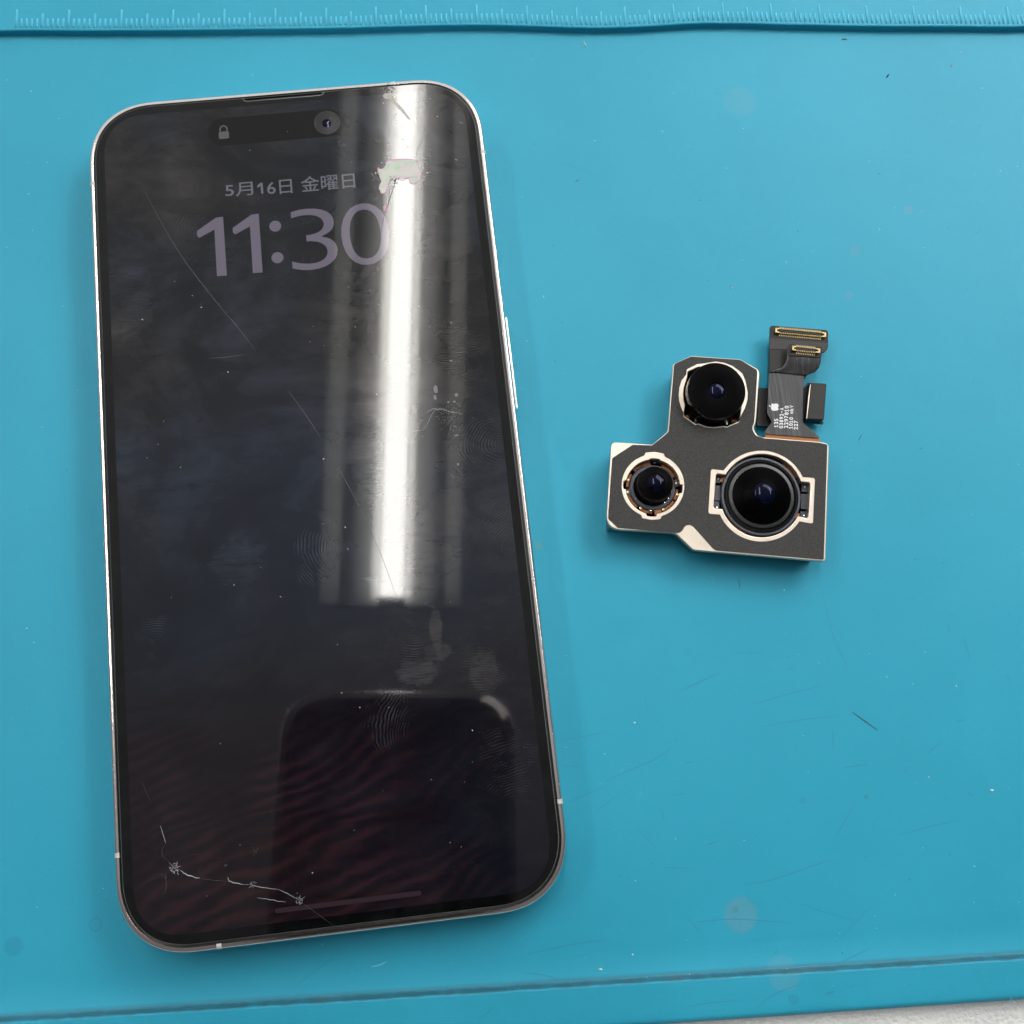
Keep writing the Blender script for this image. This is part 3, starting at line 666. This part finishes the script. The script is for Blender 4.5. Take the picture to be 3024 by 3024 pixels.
# dried flecks by the right edge
mb = MB()
def blob(cpx, rx, ry, mt=None, n=9):
    c = P(*cpx, ZC); return [(c.x + rx * math.cos(2 * math.pi * i / n) * random.uniform(.7, 1.15), c.y + ry * math.sin(2 * math.pi * i / n) * random.uniform(.7, 1.15), ZC) for i in range(n)]
for q, rx, ry in ((E_(1065, 690), .42, .75), (E_(1062, 755), .30, .55), (E_(1235, 735), .3, .4), (E_(1170, 793), .22, .2), (E_(1220, 790), .25, .18), (E_(1235, 1065), .42, .16), (E_(1222, 990), .3, .14), (E_(1250, 1300), .25, .25), (E_(1195, 455), .35, .18)):
    b_ = blob(q, rx, ry); mb.add(b_, [tuple(range(len(b_)))])
for i in range(70):
    q = E_(random.gauss(1190, 60), random.gauss(900, 60)); b_ = blob(q, random.uniform(.04, .16), random.uniform(.03, .08), n=5); mb.add(b_, [tuple(range(5))])
mb.out('dried_flecks', Mat('dried_residue', (.13, .13, .135), .5).m, disp, kind='stuff')
# loose dust on the screen
dm = Mat('pale_dust', (.62, .62, .62), .7).m
mb = MB()
for i in range(60):
    x, y = random.uniform(-31, 31), random.uniform(-68, 68); s = random.choice([.03, .03, .04, .05, .05, .09]) * random.uniform(.7, 1.3)
    a = random.uniform(0, 3); mb.box((x, y, 7.9 + s * .5), Vector((math.cos(a), math.sin(a), 0)) * s * random.uniform(.8, 2), Vector((-math.sin(a), math.cos(a), 0)) * s * .7, s * .5)
mb.out('screen_dust', dm, None, label='fine pale dust scattered over the dark phone screen', kind='stuff')
ob = bpy.data.objects['screen_dust']; ob['category'] = 'dust'

# ------------------------------------------------------------------ camera module
Z1 = crop(1740, 920, 2.415); Zs = crop(1780, 1320, 6.44); Zm = crop(2080, 1300, 5.3667); Zu = crop(1960, 1030, 6.44); Zf = crop(2230, 940, 7.728); Zg = crop(2220, 1120, 7.4308)
HT = 5.6
c0 = Z1(900, 1200, 0)
cmn = thing('camera_module', 'triple-lens camera module with black face and pale metal edge, flex ribbon attached, on blue mat', 'camera module', (c0.x, c0.y, 0))
def pl2(fn, pts, z): return [(fn(x, y, z).x, fn(x, y, z).y) for x, y in pts]
outl = [(728, 314), (1080, 340), (1205, 412), (1216, 440), (1190, 790), (1172, 832), (1200, 888), (1250, 897), (1640, 928), (1712, 942), (1686, 1784), (740, 1703), (625, 1592), (600, 1580), (118, 1552), (157, 928), (450, 948), (560, 855), (597, 378), (614, 366)]
orad = [.2, .4, .3, .3, .8, 1., .6, .1, .1, .9, .6, .5, .4, .5, 2.6, 1.0, .2, .5, .3, .3]
outer = round_poly(pl2(Z1, outl, HT), orad, 5)
def arcpts(cx, cy, r, a0, a1, n=14):
    return [(cx + r * math.cos(math.radians(a0 + (a1 - a0) * i / n)), cy - r * math.sin(math.radians(a0 + (a1 - a0) * i / n))) for i in range(n + 1)]
# hole outlines (pixel frames of the enlargements; y down)
def main_hole(r, dx, ins):
    cx, cy = 905, 885
    l = [(290 + ins * .2, 462 + ins), (105 + ins, 455 + ins), (62 + ins, 1165 - ins), (242 + ins * .3, 1180 - ins)]
    rt = [(1545 - ins * .3, 1312 - ins), (1722 - ins, 1325 - ins), (1755 - ins, 598 + ins), (1562 - ins * .4, 582 + ins)]
    a = lambda p: math.degrees(math.atan2(cy - p[1], p[0] - cx)) % 360
    up = arcpts(cx, cy, r, a(rt[3]), a(l[0]), 26)                     # over the top
    lo = arcpts(cx, cy, r, a(l[3]), a(rt[0]), 26)
    return up + l[1:3] + lo + rt[1:3]
def mh_r(n): return [0] * 27 + [.45, .45] + [0] * 27 + [.45, .45]
mh_out = round_poly(pl2(Zm, main_hole(722, 0, 0), HT), mh_r(0), 5)
mh_in = round_poly(pl2(Zm, main_hole(655, 0, 82), HT - .25), mh_r(0), 5)
def small_hole(r, tabs, cx=955, cy=738):
    out = []; tabs = sorted(tabs)            # (angle, half width deg, radius)
    prev = tabs[-1][0] + tabs[-1][1] - 360
    for a, hwd, rt in tabs:
        out += arcpts(cx, cy, r, prev, a - hwd, max(3, int((a - hwd - prev) / 6)))
        out += [(cx + rt * math.cos(math.radians(q)), cy - rt * math.sin(math.radians(q))) for q in (a - hwd * .82, a, a + hwd * .82)]
        prev = a + hwd
    return out
sh_out = round_poly(pl2(Zs, small_hole(597, [(87, 19, 650), (267, 19, 650)]), HT), .22, 3)
sh_in = round_poly(pl2(Zs, small_hole(512, [(86, 11, 520 + 12), (176, 9, 560), (267, 11, 560), (356, 9, 560)], 950, 765), HT - .25), .1, 2)
uh_out_px = [(985, 240), (720, 282), (640, 288), (440, 390), (430, 490), (340, 600), (296, 740), (284, 880), (292, 990), (325, 1100), (372, 1210), (375, 1295), (600, 1452), (645, 1438), (800, 1495), (940, 1510), (1140, 1488), (1200, 1500), (1430, 1400), (1452, 1310), (1545, 1130), (1595, 960), (1600, 820), (1560, 620), (1500, 470), (1400, 385), (1310, 322), (1150, 262)]
uh_out = round_poly(pl2(Zu, uh_out_px, HT), .12, 2)
uc = (945, 880)
uh_in = round_poly(pl2(Zu, [(uc[0] + (x - uc[0]) * (.97 if y > 1180 or (y < 500 and x < 900) else .86), uc[1] + (y - uc[1]) * (.97 if y > 1180 else .88)) for x, y in uh_out_px], HT - .25), .12, 2)
plate('metal_housing', outer, [mh_in, sh_in, uh_in], HT - 1.05, HT, MAT_STEEL2, cmn, bev=.16, smooth=True)
def inset(pts, d):
    n = len(pts); sg = 1 if area(pts) > 0 else -1; o_ = []
    for i in range(n):
        e = (pts[(i + 1) % n] - pts[i - 1]); e.normalize(); o_.append(pts[i] + Vector((-e.y, e.x)) * d * sg)
    return o_
base_px = [(745, 340), (1070, 364), (1185, 430), (1165, 790), (1150, 840), (1180, 905), (1250, 925), (1685, 960), (1655, 1755), (755, 1680), (640, 1565), (600, 1555), (145, 1525), (185, 955), (455, 972), (585, 865), (622, 395)]
plate('lower_shell', round_poly(pl2(Z1, base_px, HT), .5, 4), [mh_in, sh_in, uh_in], .05, HT - 1.04, Mat('dull_shell_metal', (.22, .22, .22), .45, .8).m, cmn, bev=.1, smooth=True)
stk = [(728, 320), (1080, 345), (1196, 416), (1199, 440), (1178, 790), (1160, 832), (1186, 886), (1250, 903), (1640, 934), (1699, 948), (1673, 1770), (905, 1704), (885, 1692), (750, 1540), (715, 1516), (682, 1530), (665, 1563), (640, 1580), (205, 1543), (134, 1477), (164, 1045), (310, 950), (450, 954), (566, 860), (605, 384), (616, 370)]
srad = [.2, .4, .2, .2, .8, 1., .6, .1, .1, .3, .3, .3, .3, .4, .5, .5, .4, .4, .2, .2, .2, .2, .2, .4, .2, .2]
plate('black_face', round_poly(pl2(Z1, stk, HT + .1), srad, 5), [mh_out, sh_out, uh_out], HT + .002, HT + .10, MAT_STICK, cmn, bev=.02)
# inner wall skirts behind each opening, plus dark floors
def floor(px, fn, r, z, mt):
    c = fn(*px, z); lathe('well_floor', [(.0001, z), (r, z)], c, mt, cmn, 48)
floor((905, 885), Zm, 8.6, 3.6, MAT_BLK); floor((950, 765), Zs, 6.0, 3.2, MAT_BLK); floor((945, 880), Zu, 6.4, 3.0, MAT_BLK)
pp = 178.39
def sc_at(fn, z, scale): return (pp - z) / F / scale * 1.0          # mm per enlargement pixel (near the axis)
km, ks, ku = (sc_at(None, HT, 5.3667) * 1.03, sc_at(None, HT, 6.44) * 1.03, sc_at(None, HT, 6.44) * 1.03)
# --- main camera
c = Zm(900, 885, 5.0)
lathe('lens_barrel', [(640 * km, 3.7), (640 * km, 4.75), (632 * km, 4.95), (600 * km, 5.0), (590 * km, 4.8), (560 * km, 4.75)], c, MAT_CARR, cmn, 96)
lathe('lens_barrel', [(588 * km, 4.5), (588 * km, 5.15), (578 * km, 5.28), (552 * km, 5.3), (545 * km, 5.1), (540 * km, 4.9)], c, MAT_BLKG, cmn, 96)
c2 = Zm(905, 880, 5.3)
lathe('lens_cone', [(545 * km, 4.85), (520 * km, 5.3), (470 * km, 5.45)], c2, MAT_GREYG, cmn, 96, label='grey ring round the big lens')
lathe('lens_cone', [(472 * km, 5.42), (468 * km, 5.5), (440 * km, 5.62), (330 * km, 6.35), (326 * km, 6.45), (300 * km, 6.6), (190 * km, 7.35), (178 * km, 7.38)], c2, MAT_BLK, cmn, 96)
lathe('front_lens', [(.0001, 7.72), (60 * km, 7.69), (120 * km, 7.56), (172 * km, 7.34), (180 * km, 7.25)], c2, MAT_LENSA, cmn, 48)
# side contact pads with solder dots
for px, py, hx, hy in ((205, 610, 50, 62), (200, 835, 48, 118), (185, 1050, 50, 80), (1600, 755, 55, 62), (1590, 970, 55, 118), (1580, 1190, 55, 60)):
    q = Zm(px, py, 4.3); u = (Zm(px + hx, py + hx * .06, 4.3) - q); v = (Zm(px - hy * .03, py + hy, 4.3) - q)
    mb = MB(); mb.box((q.x, q.y, 4.05), u, v, .25); mb.out('contact_block', MAT_CARR, cmn)
def dot(fn, px, py, z, r): q = fn(px, py, z); lathe('solder_dot', [(.0001, z + r * .8), (r * .6, z + r * .6), (r, z)], q, MAT_SOLD, cmn, 14)
for px, py in ((220, 612), (195, 1072), (1590, 742), (1578, 1200)): dot(Zm, px, py, 4.3, .26)
for a0, a1 in ((118, 152), (208, 240), (298, 330), (22, 48)):
    lathe('copper_trace', [(640 * km, 4.25), (668 * km, 4.28), (690 * km, 4.2)], c, MAT_COPP, cmn, 14, a0=math.radians(a0), a1=math.radians(a1))
# --- small camera
c = Zs(950, 765, 4.6)
lathe('lens_carrier', [(448 * ks, 3.3), (445 * ks, 4.3), (425 * ks, 4.45), (372 * ks, 4.45), (362 * ks, 4.2), (350 * ks, 3.6)], c, MAT_CARR, cmn, 72)
for a in (5, 95, 185, 275):
    q = c + Vector((math.cos(math.radians(a)), math.sin(math.radians(a)), 0)) * 490 * ks; u = Vector((math.cos(math.radians(a)), math.sin(math.radians(a)), 0)); v = Vector((-u.y, u.x, 0))
    mb = MB(); mb.box((q.x, q.y, 4.0), u * .55, v * .62, .22); mb.out('carrier_clip', MAT_CARR if a in (5, 185) else MAT_COPP, cmn)
for a0, a1 in ((100, 130), (140, 172), (192, 225), (235, 262), (286, 320), (325, 350), (20, 60)):
    lathe('copper_trace', [(452 * ks, 4.1), (470 * ks, 4.2), (505 * ks, 4.12)], c, MAT_COPP, cmn, 10, a0=math.radians(a0), a1=math.radians(a1))
for px, py in ((625, 985), (1245, 985), (905, 1215), (985, 300), (1175, 1065)): dot(Zs, px, py, 4.45, .17 if py != 1215 else .28)
for px, py in ((490, 625), (1400, 690), (1420, 905), (475, 860), (1150, 1190), (720, 1165)): 
    q = Zs(px, py, 4.2); lathe('gold_pad', [(.0001, 4.32), (.22, 4.3), (.26, 4.2)], q, MAT_GOLD, cmn, 12)
c3 = c + Vector((.1, .12, 0))
lathe('lens_barrel', [(355 * ks, 3.5), (350 * ks, 4.7), (338 * ks, 4.85), (335 * ks, 6.9), (328 * ks, 7.2), (314 * ks, 7.32)], c3, MAT_BLKG, cmn, 72)
lathe('lens_cone', [(316 * ks, 7.315), (300 * ks, 7.35), (240 * ks, 7.4), (178 * ks, 7.55), (170 * ks, 7.5)], c3, MAT_BLK, cmn, 72)
lathe('front_lens', [(.0001, 7.86), (60 * ks, 7.82), (120 * ks, 7.68), (172 * ks, 7.48)], c3 + Vector((-.05, -.05, 0)), MAT_LENSB, cmn, 40)
# --- ultra-wide camera
zt = 8.1; c = Zu(1008, 790, zt); k8 = (pp - zt) / F / 6.44 * 1.03
lathe('lens_barrel', [(600 * k8, 3.1), (600 * k8, 4.4), (575 * k8, 4.6), (572 * k8, 7.4), (566 * k8, zt - .12), (548 * k8, zt)], c, MAT_BLKG, cmn, 96)
lathe('front_cover', [(549 * k8, zt - .002), (540 * k8, zt + .02), (250 * k8, zt + .02), (165 * k8, zt - .05), (155 * k8, zt - .2)], c, MAT_BLK, cmn, 96)
lathe('front_lens', [(.0001, zt + .12), (60 * k8, zt + .10), (120 * k8, zt + .02), (158 * k8, zt - .12)], c + Vector((0, -.12, 0)), MAT_LENSA, cmn, 40)
for px, py in ((600, 1370), (1195, 1410)): 
    q = Zu(px, py, 4.6); mb = MB(); mb.box((q.x, q.y, 4.5), (.14, 0, 0), (0, .33, 0), .3); mb.out('metal_clip', MAT_SOLD, cmn)
mb = MB()
for px, py in ((460, 1290), (1340, 1370)): q = Zu(px, py, 3.6); mb.box((q.x, q.y, 3.5), (.5, 0, 0), (0, .25, 0), .2)
mb.out('copper_trace', MAT_COPP, cmn)

# --- ribbon: dark base board, main flex, folded upper flex, taped block
plate('lower_board', pl2(Z1, [(1212, 545), (1300, 547), (1300, 822), (1195, 815)], 1.6), [], 1.0, 1.6, MAT_FLEXD, cmn, bev=.05)
plate('amber_tail', pl2(Z1, [(1262, 862), (1640, 892), (1645, 945), (1250, 912)], 3.0), [], 2.86, 3.0, MAT_AMB, cmn)
fl = [(1283, 440), (1275, 600), (1268, 725), (1301, 785), (1296, 800), (1258, 845), (1254, 872), (1637, 903), (1642, 893), (1620, 872), (1527, 795), (1521, 780), (1530, 462), (1526, 440)]
fr = [.1, .1, .5, .5, .4, .3, .1, .1, .3, .5, .5, .5, .1, .1]
plate('flex_ribbon', round_poly(pl2(Z1, fl, 3.2), fr, 4), [], 3.04, 3.2, MAT_FLEX, cmn, bev=.03)
bd = [(1290, 98), (1705, 132), (1704, 262), (1680, 292), (1640, 300), (1540, 480), (1283, 460)]
plate('connector_board', round_poly(pl2(Z1, bd, 3.05), [.6, .6, .9, .6, .1, .2, .1], 5), [], 2.62, 3.03, MAT_FLEXD, cmn, bev=.05)
gr = [(1288, 190), (1702, 224), (1700, 262), (1678, 288), (1640, 290), (1500, 270), (1286, 268)]
plate('board_film', round_poly(pl2(Z1, gr, 3.1), [.1, .1, .6, .4, .1, .1, .1], 4), [], 3.04, 3.10, Mat('grey_board_film', (.022, .0215, .0215), .55).m, cmn)
# folded upper flex: a sheet that curls up from the ribbon to the small connector
vs = []; fs = []
Lp = [(1284, 432), (1310, 425), (1375, 400), (1400, 365), (1410, 330), (1413, 290), (1416, 262), (1424, 232)]
Rp = [(1535, 460), (1575, 445), (1610, 432), (1640, 400), (1650, 360), (1652, 330), (1656, 300), (1662, 256)]
Zp = [3.25, 3.35, 3.6, 3.95, 4.2, 4.3, 4.3, 4.3]
n = 12
for (a, b, z) in zip(Lp, Rp, Zp):
    pa, pb = Z1(*a, z), Z1(*b, z)
    for i in range(n + 1):
        t = i / n; q = pa.lerp(pb, t); q.z = z + .06 * math.sin(t * 9 + z * 4) * (1 if 3.3 < z < 4.25 else 0); vs.append(tuple(q))
for j in range(len(Zp) - 1):
    for i in range(n): fs.append((j * (n + 1) + i, j * (n + 1) + i + 1, (j + 1) * (n + 1) + i + 1, (j + 1) * (n + 1) + i))
uf = mk('upper_flex', vs, fs, MAT_FLEX, cmn, smooth=True); md = uf.modifiers.new('t', 'SOLIDIFY'); md.thickness = .12 * S; md.offset = -1
plate('connector_board', round_poly(pl2(Z1, [(1422, 228), (1664, 252), (1656, 330), (1414, 312)], 4.45), .25, 4), [], 4.33, 4.45, MAT_FLEXD, cmn, bev=.03)
def connector(fn, p0, p1, wpx, z, npin, s):
    a, b = fn(*p0, z), fn(*p1, z); u = (b - a).normalized(); v = Vector((-u.y, u.x, 0)); L = (b - a).length / 2; c = (a + b) / 2; hw = wpx
    t = mk('connector', *box_vf((c.x, c.y, z + .25), u * (L - .2), v * (hw * .8), None, .25), MAT_BLK, cmn)
    m2 = MB()
    for e in (-1, 1):                                  # U-shaped gold end cheeks
        m2.box(c + u * e * (L - .12) + Vector((0, 0, .42)), u * .17, v * hw, .14)
        for sd in (-1, 1): m2.box(c + u * e * (L - .42) + v * sd * (hw - .1) + Vector((0, 0, .42)), u * .22, v * .12, .14)
    m2.out('gold_end', MAT_GOLD, t)
    m3 = MB(); span = L - .85
    for i in range(npin):
        x = -span + 2 * span * i / (npin - 1)
        for sd in (-1, 1):
            m3.box(c + u * x + v * sd * (hw - .02) + Vector((0, 0, .38)), u * .055, v * .14, .14)
            m3.box(c + u * x + v * sd * (hw + .30) + Vector((0, 0, .06)), u * .050, v * .17, .05)
    m3.out('gold_pins', MAT_GOLD, t, kind='stuff')
    lk = MB(); lk.box(c + Vector((0, 0, .52)), u * (L - .7), v * (hw * .38), .03); lk.out('centre_bar', MAT_FLEXD, t)
connector(Zf, (450, 295), (1590, 400), .43, 3.04, 24, 1); connector(Zf, (835, 700), (1455, 765), .40, 4.46, 11, 1)
# taped block on the right
bb = [(1566, 503), (1692, 513), (1697, 525), (1680, 775), (1672, 800), (1528, 782)]
plate('taped_block', round_poly(pl2(Z1, [(1575, 505), (1694, 514), (1675, 775), (1548, 765)], 3.1), .3, 4), [], 1.0, 3.1, MAT_TAPE, cmn, bev=.15, smooth=True)
plate('tape_skirt', round_poly(pl2(Z1, [(1528, 545), (1560, 505), (1580, 510), (1560, 770), (1672, 785), (1668, 802), (1524, 782)], 1.4), .1, 3), [], .9, 1.4, MAT_TAPE, cmn, bev=.05)
mb = MB(); mb.ribbon([Z1(1578, 520, 3.16), Z1(1568, 600, 3.16), Z1(1560, 680, 3.16), Z1(1551, 765, 3.16)], .2); mb.out('bright_edge', MAT_STEEL2, cmn)
# printed marks on the ribbon: read from the bottom upwards
zq = 3.215
def ptext(s, x, y0, y1, wd, nm='printed_code'):
    """column at enlargement x (baseline right side), running from y0 (start, lower) up to y1"""
    a = Zg(x + wd, y0, zq); b = Zg(x + wd + (y0 - y1) * .035, y1, zq); q = Zg(x, y0, zq)
    u, v = (b - a) / len(s), q - a; mb = MB(); bms = []
    for i, ch in enumerate(s):
        if ch == ' ': continue
        o2 = a + u * (i + .1)
        if ch == '1':
            for poly in ([(.28, 0), (.28, 1), (.58, 1), (.58, 0)], [(0, 0), (0, .16), (.86, .16), (.86, 0)], [(0, .66), (.28, .98), (.28, .74), (.06, .5)]):
                mb.add([tuple(o2 + u * px * .82 + v * py) for k, (px, py) in enumerate(poly)], [(0, 1, 2, 3)])
        elif ch == '-': mb.add([tuple(o2 + u * px * .82 + v * py) for px, py in ((0, .38), (0, .56), (.9, .56), (.9, .38))], [(0, 1, 2, 3)])
        else:
            t = text(nm, ch, o2, u * .80, v * (.68 if ch == 'm' else 1), MAT_PRINT, cmn, zq, bold=.03)
            mb.add([tuple(q.co / S + org(cmn)) for q in t.data.vertices], [tuple(f.vertices) for f in t.data.polygons]); me_ = t.data
            bpy.data.objects.remove(t); bpy.data.meshes.remove(me_)
    mb.out(nm, MAT_PRINT, cmn)
ptext('135', 487, 1060, 860, 92); ptext('03892-A', 600, 1085, 618, 88); ptext('2297810', 705, 1080, 575, 92)
ptext('1010 mkV', 812, 1092, 565, 88); ptext('227', 920, 1112, 900, 90)
ap = [(430, 560), (440, 535), (465, 535), (490, 545), (520, 532), (560, 535), (585, 560), (592, 590), (570, 612), (582, 640), (588, 665), (565, 685), (520, 690), (480, 692), (445, 682), (425, 650), (420, 615), (432, 590)]
apw = round_poly(pl2(Zg, ap, zq), .09, 3)
mk('printed_logo', [(x, y, zq) for x, y in apw], [tuple(range(len(apw)))], MAT_PRINT, cmn)
lf = round_poly(pl2(Zg, [(372, 570), (385, 562), (405, 575), (425, 600), (410, 605), (388, 595)], zq), .05, 2)
mk('printed_logo', [(x, y, zq) for x, y in lf], [tuple(range(len(lf)))], MAT_PRINT, cmn)

# ------------------------------------------------------------------ debris lying on the mat
def debris(name, label, cat, pts, wd, h, mt, z=.02):
    pts = [P(*p, z) for p in pts]; vs = []; fs = []; n = len(pts)
    for i, p in enumerate(pts):
        d = pts[min(i + 1, n - 1)] - pts[max(i - 1, 0)]; d.z = 0; d.normalize(); q = Vector((-d.y, d.x, 0)) * wd / 2 * (.4 if i in (0, n - 1) else 1)
        vs += [p + q, p + Vector((0, 0, h)), p - q]
    for i in range(n - 1):
        for k in range(3): fs.append((3 * i + k, 3 * i + (k + 1) % 3, 3 * i + 3 + (k + 1) % 3, 3 * i + 3 + k))
    fs += [(0, 2, 1), (3 * n - 3, 3 * n - 2, 3 * n - 1)]
    o = mk(name, vs, fs, mt); o['label'] = label; o['category'] = cat; return o
dk = Mat('dark_lint', (.012, .02, .03), .6).m; br = Mat('brown_fibre', (.075, .13, .145), .6).m; wh = Mat('white_fleck', (.78, .80, .80), .6).m; tn = Mat('tan_grain', (.30, .25, .16), .7).m
debris('lint_sliver', 'black pointed sliver lying alone near the upper right corner of the mat', 'lint', [(2617, 230), (2621, 225), (2625, 219)], .38, .12, dk)
debris('lint_sliver', 'thin black sliver lying flat just above the lower mat groove', 'lint', [(1772, 2908), (1790, 2907), (1806, 2906)], .26, .12, dk)
debris('lint_sliver', 'short black sliver caught in the lower mat groove', 'lint', [(1431, 2947), (1440, 2949), (1448, 2949)], .2, .15, dk, .1)
debris('short_fibre', 'brownish slanting short fibre below the camera module on the right', 'fibre', [C5(955, 393), C5(1020, 440), C5(1095, 493)], .24, .12, br)
debris('short_fibre', 'tiny dark curved fibre right of the camera module', 'fibre', [(2535, 1302), (2540, 1292), (2545, 1283)], .14, .1, br)
debris('short_fibre', 'faint dark fibre just below the bottom edge of the camera module', 'fibre', [C7(1640, 260), C7(1652, 300), C7(1656, 350)], .16, .08, br)
debris('short_fibre', 'dark grey bit of fibre between phone top corner and camera module', 'fibre', [(1698, 538), (1704, 533), (1710, 531)], .2, .1, br)
debris('white_flake', 'white slanting flake just under the ruler rim near its middle', 'flake', [(1724, 122), (1728, 129), (1732, 136)], .2, .1, wh)
debris('white_flake', 'small bright white grain near the upper right corner', 'flake', [(2808, 193), (2811, 196), (2814, 194)], .32, .2, wh)
debris('white_flake', 'white grain above the flex connectors of the camera module', 'flake', [(2158, 846), (2161, 849), (2163, 852)], .34, .2, wh)
debris('white_flake', 'white grain on the right side of the mat below centre', 'flake', [C5(1740, 838), C5(1749, 840), C5(1757, 838)], .5, .25, wh)
debris('white_flake', 'white grain between phone and camera module, low on the mat', 'flake', [C7(895, 1292), C7(905, 1290), C7(912, 1288)], .3, .2, wh)
debris('white_flake', 'white crumb just above the lower groove, right of middle', 'flake', [(1769, 2863), (1774, 2862), (1779, 2864)], .36, .2, wh)
debris('white_flake', 'white crumb touching the lower groove at its right half', 'flake', [(1988, 2900), (1990, 2896), (1993, 2893)], .32, .2, wh)
debris('white_flake', 'small white crumb a little above the two groove crumbs', 'flake', [(1866, 2818), (1869, 2819), (1871, 2818)], .3, .2, wh)
debris('sand_grain', 'tan grain sitting in the lower groove at right', 'grain', [(2513, 2866), (2516, 2868), (2519, 2866)], .4, .3, tn, .1)
debris('sand_grain', 'tan grain right under the ruler rim on the right', 'grain', [(2486, 116), (2493, 116), (2500, 117)], .32, .2, tn)
mb = MB(); mb2 = MB()
for i in range(330):
    px, py = random.uniform(10, 3010), random.uniform(120, 2860)
    q = P(px, py, .03)
    if abs(q.x) < PW + 1 and abs(q.y) < PH + 1: continue
    if 1760 < px < 2480 and 940 < py < 1680: continue
    s = random.choice([.035, .045, .05, .07]) * random.uniform(.8, 1.3); a = random.uniform(0, 3)
    (mb if random.random() < .6 else mb2).box(q, Vector((math.cos(a), math.sin(a), 0)) * s * random.uniform(.8, 2.2), Vector((-math.sin(a), math.cos(a), 0)) * s * .7, s * .5)
for i in range(36):                                   # grit in the lower groove
    px = random.uniform(0, 3024); py = 3020 - px * .0622 - random.uniform(3, 16); q = P(px, py, .15); s = random.uniform(.04, .1)
    (mb if random.random() < .5 else mb2).box(q, (s, 0, 0), (0, s, 0), s)
o = mb.out('pale_dust', Mat('pale_mat_dust', (.48, .62, .68), .7).m, None, label='tiny pale dust specks scattered over the blue mat', kind='stuff'); o['category'] = 'dust'
o = mb2.out('dark_dust', Mat('dark_mat_dust', (.015, .07, .11), .7).m, None, label='tiny dark dust specks scattered over the blue mat', kind='stuff'); o['category'] = 'dust'

# ------------------------------------------------------------------ the photographer's own phone, mirrored in the dark glass
hp = thing('handheld_smartphone', 'dark handheld smartphone above the mat, mirrored in the lower part of the cracked screen', 'phone', tuple(CAM))
def CL(x, y, z): return CAM + ROT @ Vector((x, y, z))           # its own tilted frame
def slab(name, w0, w1, h0, h1, z0, z1, r, mt, ins=.0, bev=1.2):
    pts = round_poly([(w0, h0), (w1, h0), (w1, h1), (w0, h1)], r, 10); n = len(pts); vs = []; fs = []
    prof = [(bev, z0), (bev * .3, z0 + bev * .3), (0, z0 + bev), (0, z1 - bev), (bev * .3, z1 - bev * .3), (bev, z1)]
    cx, cy = (w0 + w1) / 2, (h0 + h1) / 2
    for d, z in prof:
        for x, y in pts: vs.append(CL(x - d * (1 if x > cx else -1), y - d * (1 if y > cy else -1), z))
    for k in range(len(prof) - 1):
        for i in range(n): fs.append((k * n + i, k * n + (i + 1) % n, (k + 1) * n + (i + 1) % n, (k + 1) * n + i))
    fs += [tuple(range(n)), tuple(range((len(prof) - 1) * n, len(prof) * n))]
    return mk(name, vs, fs, mt, hp, True)
slab('steel_frame', -65, 11.5, -150, 10.5, 3.0, 11, 15, MAT_STEEL, bev=2.7)
slab('back_glass', -61.8, 8.3, -146.8, 7.3, 2.85, 3.2, 12.5, MAT_CASE, bev=.1)
print('ticks', nt_)
